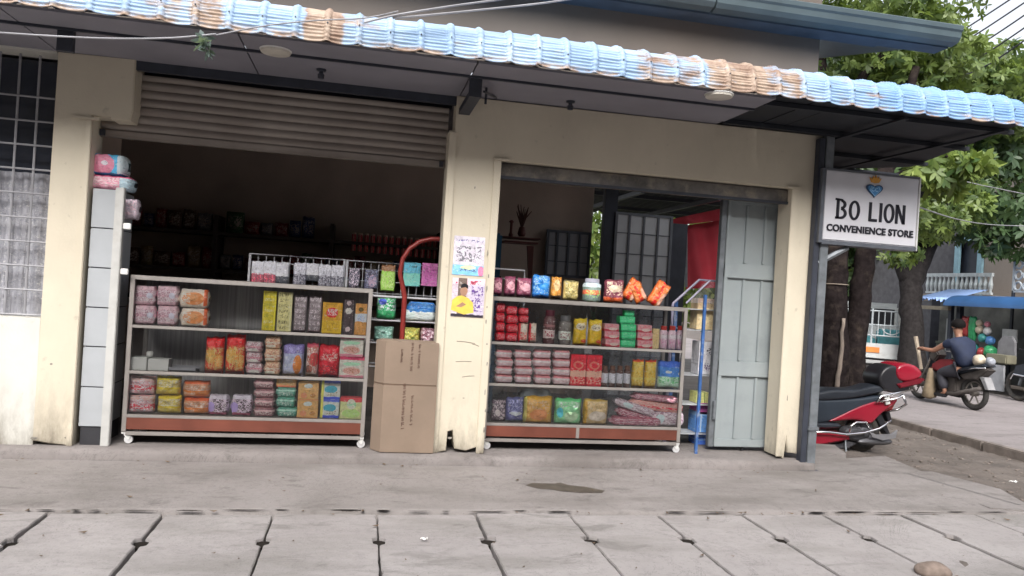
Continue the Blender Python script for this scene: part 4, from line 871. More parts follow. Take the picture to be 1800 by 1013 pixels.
# red hoop pole
hp = thing('hoop_pole', 'red pole bent over into a hoop behind the cardboard box', 'pole')
Yh = .42
pts = [at(700, 785, Yh), at(700, 700, Yh), at(701, 600, Yh), at(702, 520, Yh), at(703, 480, Yh), at(708, 455, Yh), at(720, 437, Yh), at(738, 425, Yh), at(758, 420, Yh), at(780, 421, Yh), at(800, 430, Yh), at(820, 455, Yh)]
pts[0][2] = 0.0
pts = [(pts[1][0], Yh, p[2]) if i < 4 else (p[0], Yh, p[2]) for i, p in enumerate(pts)]
redp = mat('red_enamel', (.27, .035, .03), .35, var=.25)
MB().tube(pts, [.020]*4+[.018]*8, 10).build('hoop', redp, hp, smooth=True)
MB().box(pts[0][0]-.12, pts[0][0]+.12, Yh-.1, Yh+.1, 0.001, .02, bev=.004).build('base_plate', redp, hp)
# cardboard box
cb = thing('cardboard_box', 'tall brown cardboard box with faint lettering between case and pillar', 'box', loc=(0, 0, 0))
cardm = mat('cardboard', (.235, .175, .13), .85, var=.14, scale=3, dirt=(.20, .145, .105), dscale=2)
card2 = mat('cardboard_side', (.22, .155, .115), .85, var=.14, scale=3)
P = [(.130, .06), (.195, -.035), (.565, -.045), (.545, .16), (.17, .18)]
h1 = at(700, 600, -.03)[2]; hm = at(700, 676, -.03)[2]
MB().prism(P, .002, hm-.002, 'z', .004).build('lower_body', cardm, cb)
MB().prism([(x*.995+.001, y*.98+.001) for x, y in P], hm, h1, 'z', .004).build('upper_body', cardm, cb)
MB().prism([(x*.99+.002, y*.96) for x, y in P], hm-.002, hm, 'z').build('fold_seam', mat('seam_shadow', (.20, .13, .09), .9), cb)
ink = mat('faded_ink', (.16, .09, .07), .9)
def scribble(x0, z0, L, H, n, seed):
    """an illegible printed line running up the box"""
    r = random.Random(seed); mb = MB()
    for i in range(n):
        z = z0+L*i/n; k = r.choice((0, 1, 2)); y = -.0465-.0
        if k == 0: p = [(x0, z), (x0+H, z+.006)]
        elif k == 1: p = [(x0, z), (x0+H*.8, z+.002), (x0+H*.6, z+.014), (x0+H*.1, z+.012)]
        else: p = [(x0+H*.2, z), (x0+H*.2, z+.014), (x0+H*.9, z+.010)]
        mb.tube([(a, -.036-.010*(a-.195)/.37-.0015, b) for a, b in p], .0022, 4)
    return mb
scribble(.33, .17, .32, .022, 16, 1).build('printed_mark', ink, cb); scribble(.39, .20, .22, .018, 10, 3).build('printed_mark', ink, cb)
scribble(.30, .63, .10, .016, 5, 5).build('printed_mark', ink, cb); scribble(.37, .58, .2, .016, 9, 7).build('printed_mark', ink, cb); scribble(.42, .60, .18, .016, 8, 9).build('printed_mark', ink, cb)
# posters on the middle pillar
def poster(name, label, px, feats, base):
    x0, y0, x1, y1 = px; A = at(x0, y0, -.004); B = at(x1, y1, -.004)
    m = pack(base, *feats, rough=.4, gain=1.15)
    o = MB().box(A[0], B[0], -.0045, -.001, B[2], A[2]).build(name, m); return tag(o, label, 'poster', 'posters on the middle pillar')
poster('poster', 'white poster with sketchy dark figures and light blue foot on the middle pillar', (799, 414, 849, 486), [('b', 0, .26, '7cb8dc'), ('q', .1, .9, .35, .75, '6c6c74', 5), ('q', .05, .95, .86, .92, '5c5c8c', 9), ('q', .2, .9, .1, .16, '3c4c7c', 8), ('e', .92, .12, .1, .13, 'd87ca0'), ('e', .5, .2, .25, .05, 'c8d8a8')], 'cfc8d4')
po = poster('poster', 'lower poster showing a man in yellow beside purple text on the middle pillar', (796, 488, 849, 559), [('v', .55, 1.1, 'b8aec0'), ('b', .84, 1.1, 'e0c4d0'), ('q', .1, .95, .84, .95, 'a83c54', 5), ('v', .18, .45, '6c5c54'), ('q', .6, .95, .15, .8, '5c3c84', 5), ('b', 0, .07, '2c2430')], 'c8b8c4')
pA = at(796, 488, -.006); pB = at(849, 559, -.006); pw_, ph_ = pB[0]-pA[0], pA[2]-pB[2]
def pp_(pts): return [(pA[0]+u*pw_, pB[2]+v*ph_) for u, v in pts]
yel = mat('printed_yellow', (.78, .55, .10), .4, var=.15, scale=20); skp = mat('printed_skin', (.42, .24, .16), .4)
MB().prism(pp_([(.0, .16), (.02, .42), (.16, .52), (.30, .55), (.50, .50), (.66, .38), (.70, .12), (.4, .06)]), -.0052, -.0046, 'y').build('printed_shirt', yel, po)
MB().prism(pp_([(.28, .56), (.25, .66), (.27, .76), (.36, .80), (.46, .77), (.48, .66), (.44, .57), (.36, .53)]), -.0056, -.0053, 'y').build('printed_face', skp, po)
MB().prism(pp_([(.26, .74), (.28, .84), (.38, .87), (.48, .83), (.49, .73), (.4, .77)]), -.0060, -.0057, 'y').build('printed_hair', black, po)
MB().prism(pp_([(.14, .26), (.34, .38), (.46, .32), (.3, .24)]), -.0056, -.0053, 'y').build('printed_hands', skp, po)
# scratches and stains on the pillar
mb = MB(); r3 = random.Random(5)
for (x, y, dx, dy) in ((803, 600, 32, 4), (801, 636, 28, 0), (812, 663, 22, -2), (830, 605, 12, 4)):
    a = at(x, y, -.0015); b = at(x+dx, y+dy, -.0015); mb.tube([a, (a+b)/2+np.array([0, 0, .003]), b], .0018, 4)
mb.build('scratch', mat('exposed_render', (.22, .19, .16), .9), shop)
mb = MB(); r9 = random.Random(8)
def blotch(x, y, w_, h_):
    c = at(x, y, -.0155 if 846 < x < 866 else -.0012); n_ = 9
    P_ = [(c[0]+w_*math.cos(6.283*i/n_)*r9.uniform(.4, 1), c[2]+h_*math.sin(6.283*i/n_)*r9.uniform(.5, 1)) for i in range(n_)]
    mb.bm.faces.new([mb.bm.verts.new((px_, c[1], pz_)) for px_, pz_ in P_])
for y_, h_ in ((446, .03), (486, .02), (508, .035), (540, .012), (566, .03), (605, .01), (640, .02), (690, .03), (722, .015), (756, .03)): blotch(858-y_*.0+r9.uniform(-2, 2)-(y_-446)*.02, y_, .007, h_)
for x_, y_, w_, h_ in ((790, 300, .012, .008), (1300, 215, .008, .006), (1440, 0, .001, .001), (150, 205, .02, .006), (835, 330, .006, .012), (815, 700, .010, .004), (1392, 420, .006, .03), (1384, 700, .006, .04), (790, 770, .02, .012), (120, 770, .03, .01), (90, 640, .012, .008), (60, 770, .03, .012)): blotch(x_, y_, w_, h_)
mb.build('stain', mat('grey_stain', (.27, .25, .215), .95, var=.5, scale=40), shop)

# ================================================================= INTERIOR BACKGROUND
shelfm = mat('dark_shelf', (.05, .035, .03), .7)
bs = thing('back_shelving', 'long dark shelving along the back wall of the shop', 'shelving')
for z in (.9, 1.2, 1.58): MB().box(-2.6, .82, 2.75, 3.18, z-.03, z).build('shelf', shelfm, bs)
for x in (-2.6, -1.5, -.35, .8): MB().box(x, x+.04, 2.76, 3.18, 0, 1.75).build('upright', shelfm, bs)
# pack rows on those shelves
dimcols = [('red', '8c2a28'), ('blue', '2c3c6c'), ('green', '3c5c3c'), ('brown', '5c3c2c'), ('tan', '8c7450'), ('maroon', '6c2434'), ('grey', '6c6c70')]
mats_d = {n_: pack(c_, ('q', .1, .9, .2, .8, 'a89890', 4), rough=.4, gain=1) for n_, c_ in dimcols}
r4 = random.Random(9)
cnt = {}
for zsh, nm in ((1.2, 'middle'), (1.58, 'top')):
    x = -2.5
    while x < .7:
        w_ = r4.uniform(.10, .17); h_ = r4.uniform(.13, .24); cn = r4.choice(dimcols)[0]
        if nm == 'top' and (x > -.45 or r4.random() < .35): x += w_; continue
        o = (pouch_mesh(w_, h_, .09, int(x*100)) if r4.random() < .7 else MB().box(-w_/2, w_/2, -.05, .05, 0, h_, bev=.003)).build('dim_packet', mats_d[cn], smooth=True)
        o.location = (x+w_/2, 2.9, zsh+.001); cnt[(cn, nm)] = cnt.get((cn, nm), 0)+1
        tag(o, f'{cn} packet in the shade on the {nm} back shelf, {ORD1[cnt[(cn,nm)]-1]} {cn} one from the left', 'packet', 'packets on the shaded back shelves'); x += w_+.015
tm = pack('8c2c30', ('v', .3, .5, 'c89a8c'), ('b', .92, 1.1, 'c8b0a0'), rough=.3)
tpx = [(618+11*k) for k in range(14)]
for k, x in enumerate(tpx): item('tube', (x, 409+k*1.0, x+8, 441+k*1.1), 1.581 if False else None, 2.85, tm, 'tube_can', f'slim red snack can on the back shelf, {("first second third fourth fifth sixth seventh eighth ninth tenth eleventh twelfth thirteenth fourteenth").split()[k]} from the left', 'can', 'red snack cans')
# altar shelf with vase and sticks
ys_ = 2.2
A = at(888, 415, ys_); B = at(946, 430, ys_); al = thing('altar_shelf', 'small red brown wall shelf with a slanted bracket behind the right case', 'shelf')
redw = mat('red_brown_wood', (.13, .035, .03), .5)
MB().box(A[0], B[0], ys_, ys_+.25, B[2], B[2]+.02).box(A[0]-.02, B[0]+.02, ys_-.01, ys_+.26, A[2]-.012, A[2]).build('top_board', redw, al)
C = at(932, 432, ys_); Dd = at(933, 500, ys_)
MB().prism([(C[0]-.02, C[2]), (C[0]+.05, C[2]), (Dd[0]+.02, Dd[2]), (Dd[0]-.01, Dd[2])], ys_+.05, ys_+.08, 'y').build('bracket', redw, al)
va = thing('incense_vase', 'dark vase holding branching sticks on the altar shelf', 'vase', loc=(at(921, 415, ys_)[0], ys_+.12, at(921, 415, ys_)[2]))
MB().lathe([(.03, 0), (.045, .03), (.035, .08), (.028, .10)], n=14).build('vase_body', redw, va, smooth=True)
mb = MB(); r5 = random.Random(2)
for k in range(12):
    a = -.5+k/11; mb.tube([(0, 0, .08), (a*.08, r5.uniform(-.02, .02), .2), (a*.17+r5.uniform(-.02, .02), 0, .30+r5.uniform(-.05, .06))], [.006, .008, .004], 5)
mb.build('sticks', mat('stick', (.09, .04, .03), .8), va)
cn_ = MB().lathe([(.022, 0), (.024, .02), (.014, .04), (.014, .14), (.03, .15), (.012, .17)], n=12).build('candle_holder', redw, smooth=True); cn_.location = (at(901, 415, ys_)[0], ys_+.1, at(901, 415, ys_)[2]); tag(cn_, 'dark candle holder left of the vase on the altar shelf', 'candle holder')
fr = thing('blue_cooler', 'narrow blue upright cooler just inside the right opening', 'cooler', loc=(at(868, 500, 1.6)[0], 1.6, 0))
MB().box(-.16, .055, 0, .4, .02, at(880, 410, 1.6)[2], bev=.02).build('cabinet', mat('blue_cooler_paint', (.03, .16, .30), .4), fr); MB().box(.05, .062, -.004, .01, .4, 1.3).build('handle', black, fr)
wf = thing('wire_hanger', 'small white wire frame behind the plum bags', 'wire frame')
p = [at(840, 470, .7), at(922, 476, .7), at(922, 510, .7)]
MB().tube([p[0], p[1], p[2]], .008, 6).tube([at(840, 487, .7), at(922, 492, .7)], .004, 6).tube([(p[0][0], .7, p[0][2]), (p[0][0], .7, 0)], .008, 6).tube([p[2], (p[2][0], .7, 0)], .008, 6).build('frame', wire, wf)
# glazed shutter-window leaning on the back wall and glazed gate leaves
glz = mat('frosted_pane', (.30, .30, .32), .35, var=.15, scale=3); glz2 = mat('frosted_pane_pale', (.62, .63, .64), .35, var=.12, scale=3)
def leaf(name, label, px, Y, nx, nz, m_pane, fm, kick=0):
    x0, y0, x1, y1 = px; A = at(x0, y0, Y); B = at(x1, y0+(x1-x0)*.06, Y); z1 = A[2]; z0 = at(x0, y1, Y)[2] if y1 else .02
    t = thing(name, label, 'gate', 'glazed steel gate leaves'); s = .03; X0, X1 = A[0], B[0]
    MB().box(X0, X0+s, Y, Y+s, z0, z1).box(X1-s, X1, Y, Y+s, z0, z1).box(X0+s, X1-s, Y+.001, Y+s-.001, z0, z0+s).box(X0+s, X1-s, Y+.001, Y+s-.001, z1-s, z1).build('frame', fm, t)
    MB().box(X0+s, X1-s, Y+.015, Y+.02, z0+s, z1-s).build('pane', m_pane, t)
    mb = MB()
    for k in range(1, nx): x = X0+(X1-X0)*k/nx; mb.box(x-.012, x+.012, Y+.002, Y+.014, z0+s, z1-s)
    for k in range(1, nz): z = z0+(z1-z0)*k/nz; mb.box(X0+s, X1-s, Y+.004, Y+.0135, z-.005, z+.005)
    mb.build('bars', fm, t); return t
frm = mat('gate_frame_dark', (.07, .08, .10), .5)
leaf('glazed_gate', 'small dark glazed panel in front of the back wall', (962, 403, 1040, 486), 3.1, 4, 3, glz, frm)
leaf('glazed_gate', 'grey glazed steel gate leaf standing open behind the right case', (1083, 372, 1184, 0), 2.9, 4, 9, glz2, mat('gate_frame', (.14, .15, .17), .5))
X0 = at(1062, 370, 2.95); tag(MB().box(X0[0], at(1084, 370, 2.95)[0], 2.92, 3.02, 0, 2.5).build('steel_column', darkst), 'dark steel column left of the open glazed gate', 'column')
tag(MB().box(at(1184, 395, 2.93)[0], at(1210, 395, 2.93)[0], 2.94, 3.0, 0, at(1190, 393, 2.93)[2]).build('dark_board', darkst), 'tall dark board between the glazed gate and the red cloth', 'board')
# red cloth hung behind
redc = mat('red_cloth', (.45, .03, .05), .7, var=.25, scale=2)
Yc = 4.3
def cloth(px, Y, nx=40, sag=.0):
    A, B, C_, D_ = [at(x, y, Y) for x, y in px]
    def f(u, v):
        T = A+(B-A)*u; Bt = D_+(C_-D_)*u; q = Bt+(T-Bt)*v
        return (q[0], q[1]+.03*math.sin(u*14+v*2), q[2]-sag*math.sin(math.pi*u)*(1-v))
    return MB().grid(f, nx, 10)
cl_ = thing('red_cloth', 'large crimson cloth hung at the open rear of the shop', 'cloth')
cloth([(1196, 398), (1290, 384), (1290, 505), (1206, 508)], Yc).build('drape', redc, cl_, smooth=True)
cloth([(1178, 386), (1300, 360), (1300, 384), (1178, 398)], Yc-.15).build('valance', redc, cl_, smooth=True)
MB().tube([at(1206, 398, Yc-.05), at(1206, 505, Yc-.05)], .02, 6).build('pole', steel, cl_)
# rear lean-to: corrugated roof on rafters
rr = thing('rear_roof', 'dark corrugated lean-to roof over the open rear yard', 'roof')
def rf(u, v):
    x = 2.5+5.0*u; y = 3.2+4*v; return (x, y, 2.85-.10*v*4*.6+.02*math.sin(x*45))
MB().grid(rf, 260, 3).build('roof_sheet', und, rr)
mb = MB()
for y in (3.9, 4.8, 5.8): mb.box(2.5, 7.4, y, y+.05, 2.50-.06*(y-3.2)+.17, 2.55-.06*(y-3.2)+.17)
for x in (3.2, 4.2): mb.box(x, x+.05, 3.2, 7.1, 2.42, 2.47)
mb.build('rafter', darkst, rr)
MB().box(2.6, 2.68, 7.0, 7.08, -.2, 2.6).box(6.9, 6.98, 7.0, 7.08, -.2, 2.6).build('post', darkst, rr)
struct(MB().prism([(2.6, 3.2), (6.4, 3.2), (7.2, 9), (2.6, 9)], -.2, -.02, 'z').build('yard', conc_floor))
# rack with blue posts and gabled canopy, full of goods
bluep = mat('blue_post_paint', (.045, .12, .32), .4, var=.3, scale=10, dirt=(.45, .45, .45), dscale=9)
rk = thing('gabled_rack', 'blue framed rack with a clear gabled hood beside the metal door', 'rack', loc=(0, 0, 0))
xg = at(1212, 700, .3)[0]; yb = .62; xg2 = 2.86
MB().box(xg-.010, xg+.010, .12, .142, 0, at(1217, 517, .13)[2]).build('post', bluep, rk)
pX = 2.86
for (x, y) in ((2.60, yb), (3.1, yb), (3.1, .42)): MB().box(x-.014, x+.014, y-.014, y+.014, 0, 1.17).build('post', bluep, rk)
for z in (.10, .34, .58, .95, 1.12): MB().box(2.60, 3.10, .42, .434, z-.008, z).box(2.60, 3.10, yb, yb+.012, z-.008, z).box(2.61, 3.09, .435, yb-.001, z-.006, z-.002).build('shelf', mat('pale_shelf', (.5, .52, .55), .4), rk)
g1, g2, g3 = at(1193, 512, .5), at(1262, 462, .5), at(1218, 516, .42)
hood = glass('hood_film', (.80, .72, .80), .35)
MB().quad((2.60, .42, 1.17), (3.10, .42, 1.17), (3.2, .45, 1.36), (2.78, .45, 1.36)).build('hood_film', hood, rk)
MB().tube([(2.52, .5, 1.15), (2.74, .5, 1.36), (2.9, .5, 1.36)], .010, 6).tube([(2.60, .42, 1.16), (2.80, .42, 1.36)], .008, 6).tube([(2.52, .5, 1.15), (2.52, .5, 0.0)], .012, 6).build('hood_frame', mat('lilac_tube', (.35, .33, .45), .4), rk)
for k, (px, z, m_, nm, lb) in enumerate((((1220, 525, 1262, 552), .952, pack('9c8c6c', ('q', .1, .9, .1, .9, 'c8b890', 4)), 'carton', 'tan carton on the upper shelf of the blue rack'),
    ((1222, 600, 1256, 640), .582, pack('b8b8bc', ('q', .4, .7, .6, .8, '2c2c34', 5), ('q', .3, .9, .1, .35, '4c3c5c', 6)), 'carton', 'white printed carton on the middle shelf of the blue rack'),
    ((1218, 688, 1240, 705), .342, pack('d8d88c', ('v', .3, .38, '5c6c34'), ('v', .6, .68, '5c6c34')), 'carton', 'lemon yellow striped packet on the blue rack'),
    ((1218, 706, 1258, 722), .25, pack('7c3c6c'), 'carton', 'purple box low on the blue rack'),
    ((1216, 722, 1258, 752), .102, pack('5c8cc8', ('b', .8, 1, '8cb4e0'), ('v', .2, .25, 'c8dcf0'), ('v', .5, .55, 'c8dcf0'), ('v', .75, .8, 'c8dcf0')), 'crate', 'light blue crate on the bottom shelf of the blue rack'),
    ((1216, 760, 1258, 786), .001, pack('34549c', ('b', .4, .5, '8cb4e0'), ('b', .7, .76, '8cb4e0')), 'crate', 'dark blue crate on the floor under the blue rack'))):
    item('box', px, z, .54, m_, nm, lb, 'box', 'cartons and crates on the blue rack', .14, k, rz=0)
# grey blue metal door leaf
dm = mat('grey_blue_door_paint', (.29, .325, .335), .45, var=.10, scale=2, dirt=(.22, .25, .26), dscale=3)
dr = thing('metal_door', 'grey blue pressed metal door leaf folded in the right opening', 'door', loc=(2.83, .26, 0))
W_ = .50
mb = MB(); mb.box(0, W_, 0, .03, .035, 2.04)
mb.build('panel', dm, dr)
mb = MB()
for z in (.035, .60, 1.385): 
    mb.box(.0, W_, -.024, -.0005, z, z+.06 if z < .1 else z+.12, bev=.004)
mb.box(0, W_, -.024, -.0005, 1.98, 2.04, bev=.004)
for x in (0, W_-.03): mb.box(x, x+.03, -.022, -.0006, .09, 1.99, bev=.003)
for x in (.165, .325):
    for a, b in ((.10, .595), (.725, 1.38), (1.51, 1.975)): mb.box(x, x+.022, -.020, -.0007, a, b, bev=.004)
mb.build('rib', dm, dr)
MB().box(-.045, -.003, -.01, .04, .03, 2.05, bev=.003).build('stile', steel, dr)
MB().box(-.03, -.008, -.035, -.01, .25, .40, bev=.003).build('bolt', steel, dr)
MB().box(.25, .265, .0, .01, 0.002, .035).build('drop_bolt', black, dr)
tag(MB().box(3.345, 3.40, .215, .24, 0, 2.05).build('guide_channel', darkst), 'dark steel guide channel behind the right jamb', 'channel')

# ================================================================= TREES
leafm = {}
def leaf_mat(nm, a, b):
    m, g, p = newmat(nm); at_ = g.n('ShaderNodeAttribute', attribute_name='tint'); c = g.mix(at_.outputs['Fac'], a, b)
    g.l(c, p.inputs['Base Color']); p.inputs['Roughness'].default_value = .45
    tr_ = g.n('ShaderNodeBsdfTranslucent'); c2 = g.mix(.5, c, (.25, .34, .04)); g.l(c2, tr_.inputs[0]); mx = g.n('ShaderNodeMixShader'); mx.inputs[0].default_value = .35
    g.l(p.outputs[0], mx.inputs[1]); g.l(tr_.outputs[0], mx.inputs[2]); g.l(mx.outputs[0], m.node_tree.nodes['Material Output'].inputs[0]); return m
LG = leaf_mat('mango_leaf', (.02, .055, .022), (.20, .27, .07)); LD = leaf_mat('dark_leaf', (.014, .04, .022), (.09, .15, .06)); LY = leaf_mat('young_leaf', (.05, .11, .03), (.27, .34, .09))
def foliage(name, m, clumps, parent, size, seed=0, mult=1.):
    """clumps: (centre, radii, number of twigs); each twig is a whorl of pointed leaves"""
    r = random.Random(seed); V = []; F_ = []; T = []
    for (c, rad, n) in clumps:
        for _ in range(int(n*mult)):
            d = Vector((r.gauss(0, 1), r.gauss(0, 1), r.gauss(0, 1))).normalized()*(r.random()**.45)
            o_ = Vector(c)+Vector((d.x*rad[0], d.y*rad[1], d.z*rad[2])); ax = Vector((r.uniform(-1, 1), r.uniform(-1, 1), r.uniform(-.2, .9))).normalized()
            tw = r.random(); nl = r.randint(5, 8)
            e1 = ax.orthogonal().normalized(); e2 = ax.cross(e1)
            for k in range(nl):
                a = 2*math.pi*k/nl+r.uniform(-.3, .3); out = (e1*math.cos(a)+e2*math.sin(a))*.9+ax*r.uniform(-.1, .5); out.z -= .25; out.normalize()
                L = size*r.uniform(.7, 1.25); W2 = L*r.uniform(.16, .22); sd_ = out.cross(ax).normalized()*W2; dn = Vector((0, 0, -.12*L))
                b = len(V); V += [o_, o_+out*L*.3+sd_*.85, o_+out*L*.65+sd_*.95+dn*.4, o_+out*L+dn, o_+out*L*.65-sd_*.95+dn*.4, o_+out*L*.3-sd_*.85]; F_.append((b, b+1, b+2, b+3, b+4, b+5)); T.append(min(1, max(0, tw*.7+r.random()*.4)))
    me = bpy.data.meshes.new(name); me.from_pydata([tuple(v) for v in V], [], F_); me.materials.append(m)
    at_ = me.attributes.new('tint', 'FLOAT', 'FACE'); at_.data.foreach_set('value', T)
    o = bpy.data.objects.new(name, me); sc.collection.objects.link(o); o.parent = parent; return o
bark = mat('bark', (.022, .017, .017), .95, spec=.08, var=.5, scale=14, bump=.8, bscale=30, dirt=(.07, .055, .045), dscale=5)
bark2 = mat('dark_bark', (.03, .027, .027), .95, spec=.08, var=.4, scale=12, bump=.6, bscale=25)
def P3(x, y, D): return tuple(atd(x, y, D))
def limb(mb, pts, rs, n=12, jit=.0, seed=0):
    """interpolated, slightly knobbly limb"""
    r = random.Random(seed); Q = []; R_ = []
    for i in range(len(pts)-1):
        a, b = Vector(pts[i]), Vector(pts[i+1])
        for k in range(5):
            t = k/5; Q.append(a.lerp(b, t)+Vector((r.uniform(-1, 1), r.uniform(-1, 1), 0))*jit); R_.append((rs[i]+(rs[i+1]-rs[i])*t)*(1+r.uniform(-.06, .06)))
    Q.append(Vector(pts[-1])); R_.append(rs[-1]); mb.tube(Q, R_, n)
# near tree between the shop and the street
D1 = 9.3
t1 = thing('shade_tree', 'big forked dark tree behind the parked red scooter', 'tree')
b1 = atd(1462, 722, D1); b1[2] = -.32; b2 = atd(1500, 722, D1); b2[2] = -.32
mb = MB()
limb(mb, [tuple(b1), P3(1464, 620, D1), P3(1465, 520, D1), P3(1468, 430, D1), P3(1465, 330, D1+.1), P3(1450, 240, D1+.3), P3(1440, 100, D1+.6)], [.24, .19, .165, .15, .14, .12, .08], 14, .012, 1)
limb(mb, [tuple(b2), P3(1498, 640, D1), P3(1508, 560, D1), P3(1515, 500, D1), P3(1524, 430, D1), P3(1548, 330, D1), P3(1580, 240, D1), P3(1610, 120, D1+.3)], [.20, .15, .13, .12, .11, .10, .08, .05], 12, .012, 2)
limb(mb, [P3(1548, 330, D1), P3(1610, 290, D1-.6), P3(1665, 275, D1-1.1)], [.05, .035, .015], 8, .01, 3)
limb(mb, [P3(1450, 240, D1+.3), P3(1520, 130, D1+.5), P3(1600, 40, D1+.7)], [.08, .06, .03], 8, .01, 4)
mb.build('trunk', bark, t1, smooth=True)
limb_mb = MB(); limb(limb_mb, [tuple(atd(1470, 690, D1-.25)), P3(1478, 620, D1-.22), P3(1483, 560, D1-.2)], [.03, .024, .02], 8, .01, 6); limb_mb.build('root', mat('pale_root', (.22, .18, .15), .9, var=.3), t1, smooth=True)
mb = MB(); mb.torus((P3(1465, 500, D1)[0], P3(1465, 500, D1)[1], P3(1465, 500, D1)[2]), .172, .006, 'z', 24, 5); mb.build('tied_cord', mat('cord', (.30, .25, .20), .8), t1)
foliage('crown', LG, [(P3(1480, 60, D1+.6), (1.3, 1.2, .9), 230), (P3(1575, 30, D1+.9), (1.0, 1.2, .8), 200), (P3(1560, 160, D1+1.2), (1.0, 1.0, .6), 150), (P3(1635, 115, D1+.9), (.65, .9, .4), 100), (P3(1400, -40, D1+.5), (1.4, 1.2, .7), 100)], t1, .105, 1, 3.0)
foliage('low_leaves', LY, [(P3(1655, 290, D1-1.1), (.42, .3, .13), 26), (P3(1700, 288, D1-1.1), (.35, .3, .10), 18), (P3(1650, 325, D1-1.0), (.25, .2, .12), 12)], t1, .145, 2, 1.7)
foliage('low_leaves', LG, [(P3(1580, 450, D1+.6), (.28, .3, .10), 22), (P3(1640, 380, D1+1.5), (.5, .5, .35), 90)], t1, .10, 3, 1.5)
# second tree across the street with a leaning trunk
D2 = 16.5
t2 = thing('street_tree', 'dark leaning tree at the far side of the street beyond the rider', 'tree')
mb = MB(); bb = atd(1606, 650, D2); bb[2] = -.3
limb(mb, [tuple(bb), P3(1602, 560, D2), P3(1600, 500, D2), P3(1625, 430, D2), P3(1660, 370, D2), P3(1690, 290, D2), P3(1720, 180, D2)], [.30, .23, .24, .26, .21, .16, .10], 12, .02, 5)
limb(mb, [P3(1600, 500, D2), P3(1570, 420, D2+.3), P3(1540, 330, D2+.6)], [.2, .16, .08], 10, .02, 6)
limb(mb, [P3(1625, 430, D2), P3(1640, 350, D2), P3(1630, 250, D2+.5)], [.16, .12, .06], 10, .02, 7)
mb.build('trunk', bark2, t2, smooth=True)
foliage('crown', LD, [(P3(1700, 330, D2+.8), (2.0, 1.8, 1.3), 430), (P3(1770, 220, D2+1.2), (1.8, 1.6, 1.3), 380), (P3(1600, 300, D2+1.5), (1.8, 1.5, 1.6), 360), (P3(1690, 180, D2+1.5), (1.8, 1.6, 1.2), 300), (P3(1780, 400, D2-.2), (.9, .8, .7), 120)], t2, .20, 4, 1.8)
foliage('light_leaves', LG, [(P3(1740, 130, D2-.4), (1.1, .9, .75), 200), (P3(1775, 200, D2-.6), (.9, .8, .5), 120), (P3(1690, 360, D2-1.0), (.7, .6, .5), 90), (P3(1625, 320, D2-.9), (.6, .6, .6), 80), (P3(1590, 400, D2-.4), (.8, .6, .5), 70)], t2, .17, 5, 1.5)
# far trees closing the view
t3 = thing('far_tree', 'broad dark tree filling the gap behind the forked trunk', 'tree')
D3 = 27; mb = MB(); bb = atd(1500, 600, D3); bb[2] = -.3; limb(mb, [tuple(bb), P3(1500, 480, D3), P3(1510, 300, D3)], [.4, .3, .2], 10, .03, 8); mb.build('trunk', bark2, t3)
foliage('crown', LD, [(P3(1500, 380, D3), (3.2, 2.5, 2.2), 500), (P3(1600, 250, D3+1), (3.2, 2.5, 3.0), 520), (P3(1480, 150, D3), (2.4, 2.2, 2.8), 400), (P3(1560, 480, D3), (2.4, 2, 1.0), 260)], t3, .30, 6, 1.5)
t4 = thing('far_tree', 'pale green far tree at the upper right below the cables', 'tree')
mb = MB(); bb = atd(1790, 560, 24); bb[2] = -.3; limb(mb, [tuple(bb), P3(1790, 400, 24), P3(1780, 200, 24)], [.3, .25, .15], 10, .03, 9); mb.build('trunk', bark2, t4)
foliage('crown', LY, [(P3(1770, 175, 24), (1.8, 2, .9), 240), (P3(1810, 250, 24), (2.2, 2, 1.4), 300)], t4, .26, 7, 1.5)
# greenery seen through the rear of the shop
t5 = thing('garden_bush', 'bright leafy bush seen through the rear of the shop', 'bush')
mb = MB(); Db = 15.5; bb = atd(1052, 620, Db); bb[2] = -.3
for k in range(4): limb(mb, [tuple(bb), P3(1052+12*k-20, 540, Db), P3(1055+30*k-50, 440, Db)], [.06, .05, .02], 6, .02, 10+k)
mb.build('stem', bark, t5)
foliage('leaves', LY, [(P3(1060, 440, Db), (2.0, 1.0, 1.3), 420), (P3(1160, 420, Db), (2.0, 1.0, 1.4), 260), (P3(1240, 520, Db), (1.5, 1, .7), 120)], t5, .20, 8)

# ================================================================= CABLES
cabm = mat('cable_sheath', (.05, .05, .06), .6); cabw = mat('pale_cable', (.28, .28, .30), .5)
def cable(label, pts, r, m, grp=None):
    mb = MB(); Q = [Vector(tuple(p)) for p in pts]; out = []
    for i in range(len(Q)-1):
        for k in range(6):
            t = k/6; p0 = Q[max(i-1, 0)]; p1 = Q[i]; p2 = Q[i+1]; p3 = Q[min(i+2, len(Q)-1)]
            out.append(.5*((2*p1)+(p2-p0)*t+(2*p0-5*p1+4*p2-p3)*t*t+(3*p1-p0-3*p2+p3)*t**3))
    out.append(Q[-1]); return tag(mb.tube(out, r, 6).build('cable', m), label, 'cable', grp)
G = 'overhead cables'
cable('pale cable sagging above the awning, the upper of two', [at(640, 40, -.95), at(700, 26, -.95), at(800, 10, -.95), at(900, -4, -.95), at(1000, -25, -.95)], .006, cabw, G)
cable('pale cable sagging above the awning, the lower of two', [at(690, 32, -.94), at(760, 26, -.94), at(860, 16, -.94), at(960, 5, -.94), at(1040, -8, -.94)], .006, cabw, G)
cable('thin grey cable crossing in front of the blue awning at left', [at(380, 62, -1.0), at(470, 45, -1.0), at(560, 36, -1.0), at(640, 32, -1.0), at(700, 20, -1.0)], .004, cabw, G)
cable('thin grey cable under the soffit at far left', [at(-40, 55, -.9), at(100, 64, -.9), at(200, 68, -.9), at(300, 67, -.9), at(380, 60, -.9)], .005, cabw, G)
